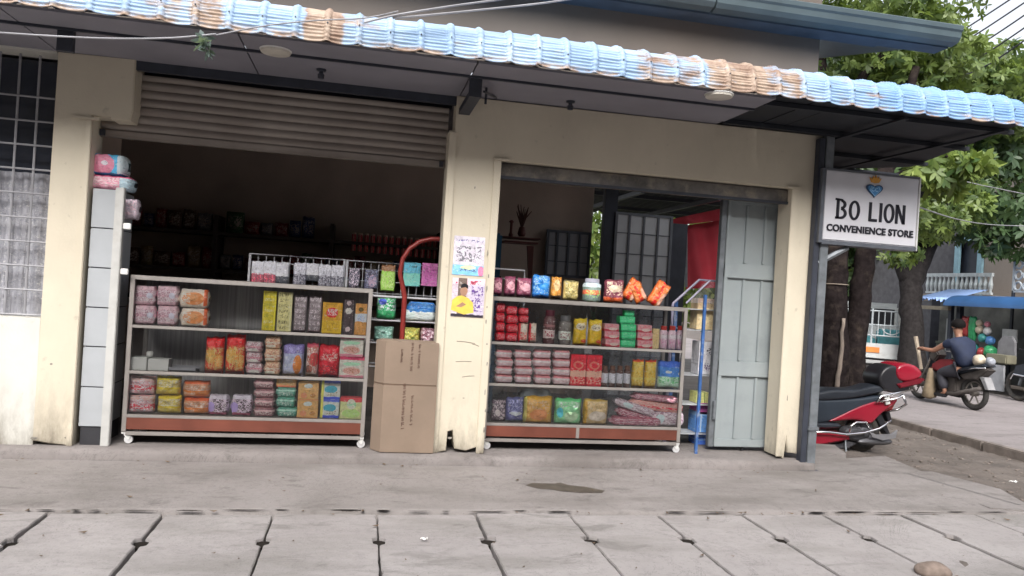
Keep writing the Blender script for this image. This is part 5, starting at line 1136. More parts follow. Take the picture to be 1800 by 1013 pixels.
for k in range(5):
    a, b = (1560+22*k, 130-4*k), (1800, -20+22*k)
    cable(f'dark overhead cable at the upper right, {ORD1[k]} from the top', [P3(a[0], a[1]+26*k*.3, 13), P3((a[0]+b[0])/2, (a[1]+b[1])/2+6+k*6, 12), P3(b[0]+20, b[1]-10, 11)], .012, cabm, G)
cable('thin pale wire running right from the sign', [at(1617, 365, .0), P3(1680, 385, 8), P3(1740, 395, 9), P3(1820, 398, 10)], .006, cabw, G)
cable('thin wire hanging across the dark leaves right of the sign', [P3(1640, 300, 9), P3(1700, 320, 9), P3(1820, 345, 10)], .006, cabw, G)
# a little hanging weed on the cable at left
wd = thing('dry_weed', 'small tuft of dry weed caught on the cable at upper left', 'weed')
foliage('leaves', leaf_mat('dusty_leaf', (.10, .14, .14), (.22, .28, .27)), [(tuple(at(362, 80, -.9)), (.05, .03, .045), 7)], wd, .06, 12)

# ================================================================= BEYOND THE STREET
XS = 12.6
def AX(x, y, X=XS): return atx(x, y, X)
# building with blue framed opening and balcony
XB = 17.
hb = thing('house', 'grey concrete house with a blue framed opening and white balcony', 'building')
h1_ = AX(1590, 330, XB); h2_ = AX(2050, 330, XB)
greyc = plaster('weathered_concrete', (.30, .26, .23), '3a332d', .5)
ya_, yb_ = AX(1590, 450, XB)[1], 2.0
yo0, yo1 = AX(1728, 450, XB)[1], AX(1684, 450, XB)[1]
zo0, zo1 = AX(1700, 505, XB)[2], AX(1705, 423, XB)[2]
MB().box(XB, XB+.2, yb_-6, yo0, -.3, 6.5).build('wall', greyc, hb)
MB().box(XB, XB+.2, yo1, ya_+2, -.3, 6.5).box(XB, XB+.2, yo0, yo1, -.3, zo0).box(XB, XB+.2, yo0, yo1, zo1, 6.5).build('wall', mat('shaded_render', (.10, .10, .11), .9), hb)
bfm = mat('pale_blue_paint', (.25, .42, .50), .5)
MB().box(XB-.08, XB-.005, yo0-.05, yo0+.12, zo0-.3, zo1+.1).box(XB-.08, XB-.005, yo1-.12, yo1+.05, zo0-.3, zo1+.1).box(XB-.08, XB-.005, yo0+.12, yo1-.12, zo1-.02, zo1+.1).build('opening_frame', bfm, hb)
MB().box(XB+.1, XB+.15, yo0, yo1, zo0, zo1).build('pane', mat('dark_opening', (.03, .035, .05), .4), hb)
MB().prism([(yb_-6, 6.5), (ya_+2, 6.5), (ya_+2, 6.6), (yb_-6, 6.6)], XB-.4, XB+4, 'x').build('roof', greyc, hb)
MB().box(XB+3.8, XB+4, yb_-6, ya_+2, -.3, 6.5).build('wall', greyc, hb)
bal = bpy.data.objects.new('balcony', None); sc.collection.objects.link(bal); bal.parent = hb
yA, yB = AX(1745, 490, XB-.8)[1], AX(1630, 490, XB-.8)[1]; zt_, zb_ = AX(1690, 483, XB-.8)[2], AX(1690, 512, XB-.8)[2]
MB().box(XB-.84, XB-.76, yA, yB, zt_-.06, zt_+.04).box(XB-.84, XB-.76, yA, yB, zb_-.08, zb_-.02).build('handrail', mat('balcony_white', (.55, .60, .62), .6), bal)
k = 0; y_ = yA+.05
while y_ < yB and k < 40:
    MB().lathe([(.03, zb_-.02), (.045, zb_+.08), (.06, (zb_+zt_)/2-.05), (.03, zt_-.12), (.035, zt_-.06)], (XB-.8, y_, 0), 8).build('baluster', mat('balcony_white', (.55, .60, .62), .6), bal); y_ += .16; k += 1
MB().box(XB-.9, XB-.005, yA-.1, yB+.1, zb_-.3, zb_-.1).build('slab', greyc, bal)
# decorative pierced panel at far right
pn = thing('pierced_panel', 'grey blue pierced ornamental panel at the right edge', 'panel')
A = AX(1783, 455, 14.0); B = AX(1812, 515, 14.0)
bmx = MB(); y0_, y1_, z0_, z1_ = B[1]-.6, A[1], B[2], A[2]
nn = 5
bmx.box(13.98, 14.02, y0_, y1_, z0_, z0_+.04).box(13.98, 14.02, y0_, y1_, z1_-.04, z1_).box(13.98, 14.02, y1_-.04, y1_, z0_, z1_)
for i in range(nn):
    for j in range(3): bmx.torus((14., y1_-.14-.22*i, z0_+.14+.24*j), .09, .025, 'x', 14, 5)
bmx.build('lattice', mat('panel_grey_blue', (.42, .46, .50), .6), pn)
MB().box(13.98, 14.02, y0_+.4, y0_+.46, -.3, z0_-.001).box(13.98, 14.02, y1_-.06, y1_, -.3, z0_-.001).build('leg', darkst, pn)
# market stalls
stl = thing('market_stall', 'dark market stall with a rounded blue awning across the street', 'stall')
def roofc(px0, px1, ytop, ybot, X, col):
    pass
y0s, y1s = AX(1830, 540)[1]-3, AX(1676, 520)[1]; zr1 = AX(1740, 520)[2]; zr0 = AX(1740, 541)[2]
bluea = mat('blue_stall_sheet', (.03, .09, .22), .45, var=.2, scale=2); bluel = mat('light_blue_sheet', (.30, .45, .78), .45, var=.12, scale=2)
def ra(u, v):
    a = v*math.pi*.5; return (XS-.02-.35*math.sin(a), y0s+(y1s-y0s)*u, zr0+(zr1-zr0)*math.cos(a))
MB().grid(lambda u, v: (XS+.2-.45*math.sin(v*math.pi/2)+.0, y0s+(y1s-y0s)*u, zr0+(zr1-zr0)*math.cos(v*math.pi/2)), 6, 8).build('awning', bluea, stl, smooth=True)
MB().box(XS+.2, XS+2.4, y0s, y1s, zr1-.03, zr1).build('roof', bluea, stl)
stw = mat('stall_dark_wall', (.035, .035, .045), .9, var=.3)
MB().box(XS+2.2, XS+2.4, y0s, y1s+3.2, -.3, zr1-.04).build('back_wall', stw, stl)
for y_ in (y0s+.5, y0s+3, y1s-.1): MB().box(XS+.1, XS+.2, y_, y_+.1, -.3, zr0).build('post', darkst, stl)
stl2 = thing('market_stall', 'weathered grey market stall under a ragged pale blue sheet', 'stall')
ye0, ye1 = y1s+.02, AX(1608, 520)[1]
zz1, zz0 = AX(1640, 508, XS+.9)[2], AX(1640, 527)[2]
r6 = random.Random(3); rag = [r6.uniform(-.05, .05) for _ in range(31)]
MB().grid(lambda u, v: (XS+.9-1.0*v, ye0+(ye1-ye0)*u, zz1+(zz0-zz1)*v+(rag[int(u*30)] if v > .99 else 0)), 30, 4).build('awning', bluel, stl2)
MB().box(XS+2.0, XS+2.1, ye0+.02, ye1+1.5, -.3, zz0).build('back_wall', mat('weathered_board', (.13, .13, .12), .9, var=.4, scale=3), stl2)
MB().box(XS-.1, XS-.02, ye0, ye1, zz0-.22, zz0-.14).build('front_beam', mat('old_wood', (.25, .22, .17), .8), stl2)
MB().box(XS+.3, XS+.9, ye0+.2, ye1-.4, -.3, .55).box(XS+.28, XS+.92, ye0+.2, ye1-.4, .551, .60).build('counter', mat('counter_wood', (.14, .15, .12), .8, var=.4, scale=4), stl2)
MB().box(XS+.02, XS+.1, ye0+.04, ye0+.12, -.3, zz0).box(XS+.02, XS+.1, ye1-.12, ye1, -.3, zz0).build('post', darkst, stl2)
def ball(nm, label, cat, px, r, X, m, grp=None):
    c = AX(px[0], px[1], X); s = r/FPX*np.dot(c-CAM, _f)
    mb = MB(); v = bmesh.ops.create_icosphere(mb.bm, subdivisions=3, radius=float(s))['verts']
    rr_ = random.Random(px[0]); ph = rr_.uniform(0, 6)
    for p in v: p.co *= 1+.09*math.sin(p.co.z/s*5+ph)*math.cos(p.co.y/s*4+ph)
    o = mb.build(nm, m, smooth=True); o.location = c; return tag(o, label, cat, grp)
cols = {'green': (.05, .35, .14), 'teal': (.05, .30, .28), 'blue': (.08, .22, .50), 'red': (.45, .06, .06), 'white': (.6, .6, .6), 'cream': (.55, .47, .36), 'pink': (.55, .20, .25), 'grey': (.30, .32, .36)}
for i, (x, y, r_, c_, lb) in enumerate(((1722, 568, 6, 'cream', 'small cream bag hanging high in the stall'), (1736, 570, 5, 'pink', 'small pink bag hanging high in the stall'), (1722, 580, 7, 'cream', 'cream bag hanging under the high cream one'), (1736, 582, 7, 'white', 'white bag hanging in the stall'),
    (1728, 594, 8, 'teal', 'teal bag hanging in the stall'), (1741, 599, 8, 'blue', 'blue bag hanging in the stall'), (1712, 612, 8, 'teal', 'low teal bag beside the rider'), (1726, 619, 8, 'red', 'red bag behind the rider'), (1741, 618, 11, 'green', 'big green bag behind the rider'))):
    ball('hanging_bag', lb, 'bag', (x, y), r_, XS+.1, mat('bag_'+c_, cols[c_], .35, var=.35, scale=12), 'bags hanging in the stall')
wb = thing('white_board', 'white board standing behind the rider in the stall', 'board'); A = AX(1664, 560, XS+.25); B = AX(1700, 600, XS+.25)
MB().box(XS+.25, XS+.28, B[1], A[1], B[2]-.4, A[2]).build('sheet', mat('board_grey_white', (.42, .43, .42), .6), wb)
wb = thing('white_board', 'small white sheet hanging at the right of the stall', 'board'); A = AX(1762, 578, XS+.25); B = AX(1786, 603, XS+.25)
MB().box(XS+.25, XS+.28, B[1], A[1], B[2], A[2]).build('sheet', mat('board_grey_white', (.42, .43, .42), .6), wb)
ch = thing('grey_chair', 'grey draped high-backed chair in front of the stall', 'chair'); A = AX(1757, 590, XS-.3); B = AX(1783, 683, XS-.3)
MB().prism([(B[1], B[2]+.5), (B[1]+.02, A[2]-.1), (B[1]+.1, A[2]), (A[1]-.1, A[2]), (A[1], A[2]-.12), (A[1]+.02, B[2]+.5)], XS-.33, XS-.28, 'x', .01).build('backrest', mat('grey_cloth', (.17, .17, .18), .8), ch)
MB().box(XS-.55, XS-.30, B[1]-.03, A[1]+.05, B[2]+.45, B[2]+.62, bev=.02).build('seat', mat('olive_cloth', (.18, .17, .12), .8), ch)
MB().prism([(B[1]+.02, -.19), (B[1]+.03, B[2]+.42), (A[1]-.06, B[2]+.42), (A[1]+.0, -.19)], XS-.54, XS-.50, 'x').build('front_cloth', mat('pale_grey_cloth', (.28, .29, .31), .7), ch)
for k, (px0, px1, h_) in enumerate(((1612, 1621, .55),)):
    A = AX(1616, 600, XS-.2); o = MB().lathe([(.10, 0), (.11, .02), (.11, h_), (.05, h_+.05)], n=12).build('white_canister', white); o.location = (XS+.0, AX(1616, 600)[1], -.3); tag(o, 'white canister under the ragged blue sheet', 'canister')
for k, (x, y0_, y1_, c_) in enumerate(((1604, 560, 590, 'white'), (1614, 562, 588, 'teal'), (1697, 556, 592, 'red'), (1710, 556, 600, 'green'))):
    A = AX(x-5, y0_, XS+.1); B = AX(x+5, y1_, XS+.1)
    o = pouch_mesh(abs(A[1]-B[1]), A[2]-B[2], .1, k).build('hanging_cloth', mat('bag_'+c_, cols[c_], .5), smooth=True); o.rotation_euler = (0, 0, RAD(90)); o.location = (XS+.1, (A[1]+B[1])/2, B[2])
    tag(o, f'{c_} cloth strip hanging from the stall front', 'cloth', 'cloths hanging in the stalls')

# ================================================================= TRUCK
DT = 17.2
tk = thing('pickup_truck', 'small white pickup truck seen from behind with a caged bed', 'truck')
c0 = atd(1530, 620, DT); tk.location = (c0[0], c0[1], -.30); ang = math.atan2(c0[0], c0[1]+5.3); tk.rotation_euler = (0, 0, -.62)
tw = mat('truck_white', (.50, .52, .52), .35, var=.1, dirt=(.3, .28, .25)); teal = mat('teal_cloth', (.07, .25, .28), .7)
def tz(y): return float(c0[2]+(620-y)/FPX*DT)+.30
zT0, zT1, zC = tz(629), tz(603), tz(546)
MB().box(-.80, .80, -.03, .03, zT0, zT1, bev=.01).build('tailgate', tw, tk)
MB().box(-.80, -.76, .04, 2.2, zT0, zT1).box(.76, .80, .04, 2.2, zT0, zT1).box(-.755, .755, .04, 2.2, zT0, zT0+.05).build('bed', tw, tk)
MB().box(-.18, .18, -.05, -.031, zT0+.13, zT0+.25).build('number_plate', mat('orange_plate', (.65, .22, .05), .5), tk)
mb = MB(); fl_ = [(-.78), (-.4), (-.02), (.02), (.4), (.78)]
for x in np.linspace(-.76, .76, 13): mb.tube([(x, .0, zT1+.18), (x, .0, zC)], .012, 5)
for z in (zT1+.18, (zT1+zC)/2+.05, zC): mb.tube([(-.78, 0, z), (.78, 0, z)], .018, 6)
for x in (-.78, 0, .78): mb.tube([(x, 0, zT1), (x, 0, zC+.05)], .022, 6)
for x in (-.4, .4): mb.torus((x, -.01, zT1+.42), .2, .015, 'y', 16, 5, RAD(200), RAD(340))
mb.build('cage', mat('cage_pale', (.40, .44, .46), .5), tk)
MB().box(-.72, .1, .3, 1.5, zT0+.06, zT1+.12, bev=.05).box(.14, .7, .3, 1.6, zT0+.06, zT1+.3, bev=.05).build('covered_load', teal, tk)
MB().box(-.7, .7, 2.25, 3.6, .5, 1.7, bev=.1).build('cab', tw, tk); MB().box(-.55, .55, 2.235, 2.249, 1.15, 1.55).build('rear_window', black, tk)
MB().box(-.82, .82, -.12, -.05, zT0-.12, zT0-.04, bev=.01).build('bumper', mat('bumper_grey', (.35, .36, .36), .5), tk)
MB().box(-.6, .6, .0, 3.0, .25, zT0-.13).build('chassis', black, tk)
for x in (-.68, .55):
    for y in (.7, 2.9):
        MB().lathe([(.12, 0), (.28, .0), (.30, .03), (.30, .13), (.28, .16), (.12, .16)], (x, y, .30), 20, 'x').build('wheel', rubber, tk)
for s in (-.7, .58): MB().box(s, s+.12, -.06, -.035, zT0+.02, zT0+.1).build('tail_light', mat('tail_red', (.4, .03, .03), .3), tk)

# ================================================================= PARKED SCOOTER
Ys = 1.62
def SX(x, y): p = at(x, y, Ys); return (float(p[0]), float(p[2]))
scr = thing('parked_scooter', 'parked red scooter with top box and chrome crash bars by the corner post', 'scooter')
redpaint = mat('scooter_red', (.30, .012, .03), .18, var=.15, scale=3, spec=.7); seatm = mat('scooter_seat', (.025, .03, .04), .4, var=.2); dgrey = mat('engine_grey', (.09, .09, .10), .5, var=.4, scale=20, metal=.3)
def sp(name, pts, hw, m, bev=.02, smooth=True, Yo=0):
    q = [SX(*p) for p in pts]; mb = MB()
    mb.prism(q, Ys-hw+Yo, Ys+hw+Yo, 'y', min(bev, .018)); o = mb.build(name, m, scr, smooth=True)
    if bev >= .02:
        sb = o.modifiers.new('soft', 'SUBSURF'); sb.levels = 2; sb.render_levels = 2
    else: o.data.polygons.foreach_set('use_smooth', [False]*len(o.data.polygons))
    return o
wx, wz = SX(1514, 760); gz = SX(1514, 794)[1]; wr = wz-gz
wh = MB().torus((wx, Ys, wz), wr-.045, .045, 'y', 36, 10).build('tyre', rubber, scr, smooth=True)
MB().lathe([(.03, -.05), (.06, -.05), (.06, -.02), (wr-.1, -.015), (wr-.085, -.03), (wr-.08, -.03), (wr-.08, .03), (wr-.085, .03), (wr-.1, .015), (.06, .02), (.06, .05), (.03, .05)], (wx, Ys, wz), 28, 'y').build('rim', dgrey, scr, smooth=True)
fx = wx-1.22
MB().torus((fx, Ys, wz), wr-.045, .045, 'y', 36, 10).build('tyre', rubber, scr, smooth=True)
MB().lathe([(.03, -.05), (.06, -.05), (wr-.085, -.03), (wr-.08, .03), (.06, .05), (.03, .05)], (fx, Ys, wz), 28, 'y').build('rim', dgrey, scr, smooth=True)
sp('side_panel', [(1436, 741), (1452, 731), (1480, 717), (1508, 704), (1540, 698), (1568, 696), (1566, 706), (1544, 720), (1530, 732), (1520, 746), (1508, 740), (1490, 736), (1465, 738)], .125, redpaint, .03)
sp('under_seat_cover', [(1380, 700), (1420, 698), (1480, 699), (1540, 690), (1552, 696), (1520, 712), (1480, 726), (1450, 741), (1410, 744), (1380, 744)], .115, mat('scooter_dark_panel', (.03, .04, .055), .35, var=.2), .02)
sp('seat', [(1398, 690), (1440, 684), (1452, 680), (1500, 684), (1520, 674), (1538, 674), (1548, 686), (1530, 690), (1500, 697), (1460, 702), (1398, 704)], .13, seatm, .025)
sp('lower_fairing', [(1380, 736), (1430, 739), (1472, 739), (1470, 752), (1430, 752), (1380, 750)], .115, mat('scooter_black', (.03, .035, .045), .3), .02)
sp('floor_cover', [(1370, 757), (1430, 757), (1480, 760), (1482, 768), (1430, 778), (1370, 778)], .13, redpaint, .015)
sp('underframe', [(1370, 779), (1470, 779), (1480, 771), (1500, 776), (1480, 786), (1370, 784)], .09, dgrey, .01)
sp('engine_case', [(1474, 746), (1500, 746), (1512, 758), (1508, 772), (1486, 774), (1470, 764)], .07, dgrey, .02, Yo=-.06)
sp('exhaust', [(1488, 768), (1520, 764), (1550, 766), (1554, 773), (1546, 779), (1495, 778)], .035, mat('exhaust_metal', (.14, .14, .15), .4, .6), .02, Yo=-.13)
sp('exhaust_shield', [(1506, 752), (1520, 758), (1545, 757), (1556, 750), (1552, 764), (1530, 768), (1512, 762)], .012, mat('shield_metal', (.32, .32, .34), .35, .6), .004, Yo=-.18)
sp('mudguard', [(1543, 724), (1552, 742), (1560, 763), (1554, 764), (1540, 744), (1532, 728)], .05, black, .008)
sp('tail_light', [(1554, 698), (1572, 700), (1560, 722), (1548, 722)], .06, mat('tail_dark_red', (.25, .03, .03), .2), .01)
sp('number_plate_flap', [(1549, 725), (1556, 722), (1561, 741), (1554, 740)], .07, black, .004)
def sbar(name, pxs, r, yo, m=chrome):
    MB().tube([(SX(*p)[0], Ys+yo, SX(*p)[1]) for p in pxs], r, 8).build(name, m, scr, smooth=True)
for yo in (-.16, .16):
    sbar('grab_rail', [(1523, 703), (1530, 693), (1548, 689), (1585, 681)], .012, yo); sbar('grab_rail', [(1528, 702), (1560, 696), (1568, 690)], .010, yo)
    sbar('crash_bar', [(1400, 753), (1440, 754), (1470, 758), (1500, 755), (1525, 748), (1546, 734)], .012, yo*1.1)
    sbar('crash_bar', [(1475, 754), (1477, 743), (1486, 737), (1503, 737), (1511, 750)], .010, yo*1.1)
MB().tube([(SX(1568, 690)[0], Ys-.16, SX(1568, 690)[1]), (SX(1569, 700)[0]+.03, Ys-.17, SX(1569, 706)[1]), (SX(1560, 715)[0], Ys-.15, SX(1560, 716)[1]), (SX(1548, 720)[0], Ys-.1, SX(1550, 720)[1])], .013, 8).build('rear_bumper', chrome, scr, smooth=True)
sp('rack_bracket', [(1536, 690), (1546, 690), (1548, 706), (1541, 708)], .15, white, .004)
# top box: dark base, red lid
sp('top_box_base', [(1527, 660), (1538, 643), (1557, 636), (1568, 648), (1568, 668), (1594, 672), (1578, 690), (1540, 688), (1530, 674)], .15, black, .03)
sp('top_box_lid', [(1555, 654), (1558, 640), (1574, 634), (1592, 638), (1602, 648), (1605, 658), (1592, 667), (1562, 671)], .17, redpaint, .03)
sp('top_box_trim', [(1558, 672), (1600, 661), (1606, 664), (1596, 672), (1564, 679)], .172, mat('dark_red_trim', (.16, .01, .02), .3), .01)
# front of scooter (mostly hidden by the shop corner)
sp('leg_shield', [(1318, 690), (1335, 650), (1348, 650), (1350, 700), (1360, 762), (1340, 770), (1322, 740)], .17, redpaint, .03)
sbar('steering_stem', [(1310, 762), (1340, 640), (1346, 600)], .03, 0, black); MB().tube([(SX(1346, 604)[0], Ys-.32, SX(1346, 600)[1]), (SX(1346, 600)[0], Ys, SX(1346, 604)[1]), (SX(1346, 604)[0], Ys+.32, SX(1346, 600)[1])], .014, 8).build('handlebar', black, scr)
o_ = MB().tube([(SX(1475, 770)[0], Ys-.1, SX(1475, 770)[1]), (SX(1466, 794)[0], Ys-.2, gz)], .01, 6).build('side_stand', steel, scr)

# ================================================================= RIDER AND MOTORCYCLE
XM = 9.75
def MX(x, y): p = atx(x, y, XM); return (float(p[1]), float(p[2]))       # (Y, Z)
mc = thing('motorcycle', 'dusty red underbone motorcycle ridden along the street', 'motorcycle')
(fy, fz_), (ry, rz_) = MX(1618, 681), MX(1713, 694)
roadz = -.30; wr2 = .27; fz_ = rz_ = roadz+wr2
mudm = mat('muddy_black', (.07, .06, .055), .7, var=.4, scale=10); mred = mat('motorcycle_red', (.28, .03, .04), .3, var=.2)
for (y, z) in ((fy, fz_), (ry, rz_)):
    MB().torus((XM, y, z), wr2-.04, .04, 'x', 32, 8).build('tyre', rubber, mc, smooth=True)
    mb = MB(); mb.torus((XM, y, z), wr2-.085, .012, 'x', 28, 6); mb.lathe([(.05, -.05), (.05, .05)], (XM, y, z), 12, 'x')
    for k in range(6): a = k*math.pi/3; mb.tube([(XM, y, z), (XM, y+(wr2-.09)*math.cos(a), z+(wr2-.09)*math.sin(a))], .012, 5)
    mb.build('rim', mat('dusty_rim', (.22, .20, .18), .5, .3), mc)
def mp(name, pts, hw, m, bev=.015, xo=0):
    return MB().prism([MX(*p) for p in pts], XM-hw+xo, XM+hw+xo, 'x', bev).build(name, m, mc)
mp('front_mudguard', [(1600, 660), (1606, 652), (1622, 648), (1640, 652), (1646, 662), (1642, 664), (1634, 656), (1620, 653), (1608, 656), (1602, 664)], .05, mudm)
mp('fuel_cover', [(1646, 650), (1646, 640), (1660, 632), (1680, 632), (1694, 640), (1692, 652), (1668, 657)], .11, mred, .03)
mp('body_cover', [(1640, 648), (1652, 640), (1668, 645), (1680, 636), (1690, 640), (1686, 654), (1668, 656), (1650, 652)], .10, mred, .02)
mp('engine', [(1655, 660), (1672, 656), (1690, 664), (1690, 690), (1670, 693), (1656, 685)], .11, mudm, .02)
mp('seat', [(1683, 652), (1695, 648), (1715, 645), (1738, 640), (1742, 645), (1720, 652), (1695, 658)], .12, seatm, .02)
mp('tail_cover', [(1692, 658), (1738, 648), (1745, 652), (1725, 668), (1700, 668)], .08, mudm, .015)
mp('rear_mudguard', [(1728, 662), (1736, 664), (1744, 686), (1738, 686)], .07, mat('grey_flap', (.25, .25, .26), .6), .005)
mp('leg_shield', [(1640, 650), (1648, 648), (1656, 672), (1660, 690), (1652, 690), (1644, 672)], .16, mudm, .01)
def mbar(name, pxs, r, xo, m): MB().tube([(XM+xo, *MX(*p)) for p in pxs], r, 8).build(name, m, mc, smooth=True)
for xo in (-.07, .07): mbar('fork', [(1619, 680), (1636, 645), (1646, 620)], .018, xo, mat('dusty_rim', (.22, .20, .18), .5, .3)); mbar('swing_arm', [(1713, 692), (1690, 688), (1672, 684)], .02, xo, mudm)
mbar('exhaust', [(1660, 690), (1690, 693), (1735, 684)], .035, -.13, mudm); mbar('grab_rail', [(1700, 652), (1725, 648), (1745, 648)], .012, -.13, chrome)
hy, hz = MX(1646, 617)
MB().tube([(XM-.34, hy-.05, hz+.0), (XM-.18, hy, hz), (XM+.18, hy, hz), (XM+.34, hy-.05, hz)], .015, 8).build('handlebar', black, mc)
mp('headlight', [(1640, 622), (1652, 614), (1658, 624), (1650, 636), (1641, 632)], .09, mudm, .02)
# rider: skinned skeleton
def skin(name, V, E, R_, m, parent, root=0, sub=2):
    me = bpy.data.meshes.new(name); me.from_pydata(V, E, []); o = bpy.data.objects.new(name, me); sc.collection.objects.link(o); o.parent = parent
    me.materials.append(m); sk = o.modifiers.new('skin', 'SKIN'); sk.use_smooth_shade = True
    for i, d in enumerate(me.skin_vertices[0].data):
        d.radius = R_[i] if isinstance(R_[i], tuple) else (R_[i], R_[i]); d.use_root = (i == root)
    s = o.modifiers.new('sub', 'SUBSURF'); s.levels = sub; s.render_levels = sub
    return o
per = thing('person', 'person with short dark hair in a navy shirt riding the motorcycle', 'person')
skinm = mat('skin_tone', (.28, .14, .09), .55, var=.1); navy = mat('navy_cotton', (.012, .02, .05), .8, var=.25, scale=8); trou = mat('dark_trousers', (.03, .03, .04), .8); hairm = mat('black_hair', (.008, .007, .007), .8, spec=.1)
def MP(x, y, xo=0.): p = MX(x, y); return (XM+xo, p[0], p[1])
pelv, waist, chest, neck, head0, head1 = MP(1697, 645), MP(1697, 628), MP(1691, 608), MP(1685, 592), MP(1684, 583), MP(1683, 574)
hl, hr_ = (XM-.34, hy-.05, hz+.02), (XM+.34, hy-.05, hz+.02)
V = [pelv, waist, chest, neck, head0, head1]; E = [(0, 1), (1, 2), (2, 3), (3, 4), (4, 5)]; R_ = [.05, .08, .105, .05, .07, .088]
def addc(parent, pts, rs):
    i = parent
    for p, r in zip(pts, rs): V.append(p); R_.append(r); E.append((i, len(V)-1)); i = len(V)-1
    return i
for s, hd in ((-1, hl), (1, hr_)):
    sh_ = MP(1688, 602, s*.19); el = MP(1665, 618, s*.27)
    k = addc(2, [sh_, el, (hd[0], hd[1]-.07, hd[2]+.01), (hd[0], hd[1]+.01, hd[2]+.02)], [.062, .042, .03, .035])
    for f in range(4): addc(k, [(hd[0]-s*(.03-.02*f), hd[1]+.05, hd[2]+.015), (hd[0]-s*(.03-.02*f), hd[1]+.06, hd[2]-.02)], [.010, .009])
    addc(k, [(hd[0]-s*.045, hd[1]+.02, hd[2]-.01), (hd[0]-s*.04, hd[1]+.045, hd[2]-.03)], [.011, .010])
    addc(0, [MP(1690, 652, s*.11), MP(1668, 655, s*.17), MP(1676, 690, s*.16), MP(1667, 695, s*.16)], [.055, .05, .036, .028])
skin('body', V, E, R_, skinm, per)
# face details and ears
hx, hyc, hzc = head1
fc = MB(); fc.lathe([(.002, -.02), (.014, -.01), (.016, .01), (.003, .025)], (hx, hyc+.098, hzc-.015), 8); fc.build('nose', skinm, per, smooth=True)
MB().box(hx-.045, hx-.02, hyc+.085, hyc+.092, hzc+.005, hzc+.014).box(hx+.02, hx+.045, hyc+.085, hyc+.092, hzc+.005, hzc+.014).build('eyes', black, per)
for s in (-1, 1): MB().torus((hx+s*.088, hyc-.005, hzc-.01), .018, .008, 'x', 12, 6).build('ear', skinm, per, smooth=True)
mb = MB(); v = bmesh.ops.create_uvsphere(mb.bm, u_segments=20, v_segments=14, radius=.112)['verts']
bmesh.ops.transform(mb.bm, matrix=Matrix.Translation((hx, hyc-.018, hzc+.03)) @ Matrix.Diagonal((.95, 1.05, .92, 1)), verts=v)
bmesh.ops.delete(mb.bm, geom=[q for q in mb.bm.verts if q.co.z < hzc-.03 or (q.co.y > hyc+.07 and q.co.z < hzc+.05)], context='VERTS')
mb.build('hair', hairm, per, smooth=True)
V = [MP(1698, 650), waist, chest, MP(1687, 597), MP(1686, 594)]; E = [(0, 1), (1, 2), (2, 3), (3, 4)]; R_ = [.165, .15, .175, .13, .07]
for s in (-1, 1): addc(2, [MP(1688, 603, s*.19), MP(1677, 610, s*.235)], [.088, .072])
skin('shirt', V, E, R_, navy, per)
V = [MP(1700, 647)]; E = []; R_ = [.15]
for s in (-1, 1): addc(0, [MP(1690, 652, s*.11), MP(1668, 656, s*.17), MP(1676, 686, s*.16)], [.12, .095, .072])
skin('trousers', V, E, R_, trou, per)
for s in (-1, 1): MB().box(XM+s*.16-.045, XM+s*.16+.045, MX(1676, 690)[0]-.02, MX(1658, 690)[0]+.02, MX(1670, 698)[1], MX(1670, 692)[1], bev=.015).build('shoe', black, per)
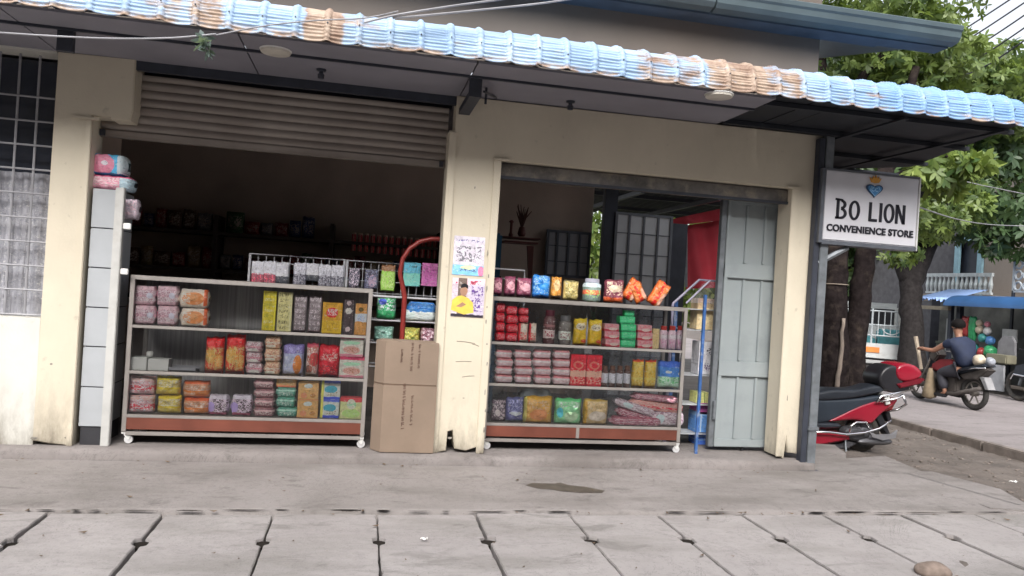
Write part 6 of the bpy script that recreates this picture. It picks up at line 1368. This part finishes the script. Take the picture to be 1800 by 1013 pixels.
# paddle and sack carried at the front, goods bag behind
pd = thing('wooden_paddle', 'pale wooden pole carried upright at the front of the motorcycle', 'pole')
MB().tube([MP(1627, 593, -.2), MP(1632, 620, -.2), MP(1637, 650, -.2)], [.035, .03, .028], 8).build('shaft', mat('pale_wood', (.35, .29, .22), .7), pd)
sk_ = thing('cloth_sack', 'tan cloth sack hanging from the pole at the front of the motorcycle', 'sack')
MB().lathe([(.03, 0), (.06, -.16), (.10, -.36), (.115, -.48), (.03, -.52)], MP(1654, 648, -.2), 14).build('sack_body', mat('tan_cloth', (.22, .17, .11), .85, var=.3, scale=9), sk_, smooth=True)
ball('goods_bag', 'cream plastic bag tied behind the rider on the seat', 'bag', (1722, 634), 11, XM, mat('bag_cream', cols['cream'], .35, var=.35, scale=12))
ball('goods_bag', 'grey plastic bag at the very back of the motorcycle', 'bag', (1741, 636), 8, XM, mat('bag_grey', cols['grey'], .35, var=.35, scale=12))
# dark parked motorcycle at the right edge
m2 = thing('parked_motorcycle', 'dark motorcycle parked in shade at the right edge', 'motorcycle')
Xp = 12.0
def PX(x, y): p = atx(x, y, Xp); return (float(p[1]), float(p[2]))
py_, pz_ = PX(1800, 676); pzr = pz_+.30; pz_ = -.3+.29
MB().torus((Xp, py_+.1, pz_), .25, .04, 'x', 28, 8).build('tyre', rubber, m2); MB().torus((Xp, py_-1.1, pz_), .25, .04, 'x', 28, 8).build('tyre', rubber, m2)
MB().prism([(py_+.15, pz_+.2), (py_+.12, pz_+.35), (py_-.1, pz_+.42), (py_-.5, pz_+.35), (py_-.9, pz_+.45), (py_-1.2, pz_+.4), (py_-.9, pz_+.1), (py_-.3, pz_+.02)], Xp-.12, Xp+.12, 'x', .03).build('body_cover', seatm, m2)
MB().tube([(Xp-.14, py_+.16, pz_+.1), (Xp-.14, py_+.1, pz_+.2), (Xp-.14, py_-.3, pz_+.18)], .014, 6).build('crash_bar', chrome, m2)
MB().tube([(Xp-.3, py_-.15, pz_+.68), (Xp, py_-.1, pz_+.62), (Xp+.3, py_-.15, pz_+.68)], .014, 6).build('handlebar', black, m2)
MB().tube([(Xp, py_+.1, pz_), (Xp, py_-.1, pz_+.62)], .03, 6).build('fork', steel, m2)

# ================================================================= ADDED BUILDING ROW (unseen, behind the viewer; put in to block low sky light)
op = thing('sky_block_row', 'tan two storey shop row across the street, behind the viewer', 'building')
wallt = mat('tan_render', (.30, .26, .22), .9)
MB().box(-22, 20, -17, -13, -.4, 8.2).build('wall', wallt, op)
MB().prism([(-17.4, 8.2), (-12.4, 8.2), (-15, 9.4)], -22.3, 20.3, 'x').build('roof', mat('rusty_roof', (.14, .09, .07), .8), op)
for i in range(9):
    x = -20+4.4*i; MB().box(x, x+2.6, -13.0, -12.97, -.1, 2.6).build('shop_opening', darkst, op); MB().box(x+.3, x+1.9, -13.0, -12.97, 4.4, 6.2).build('window', black, op)
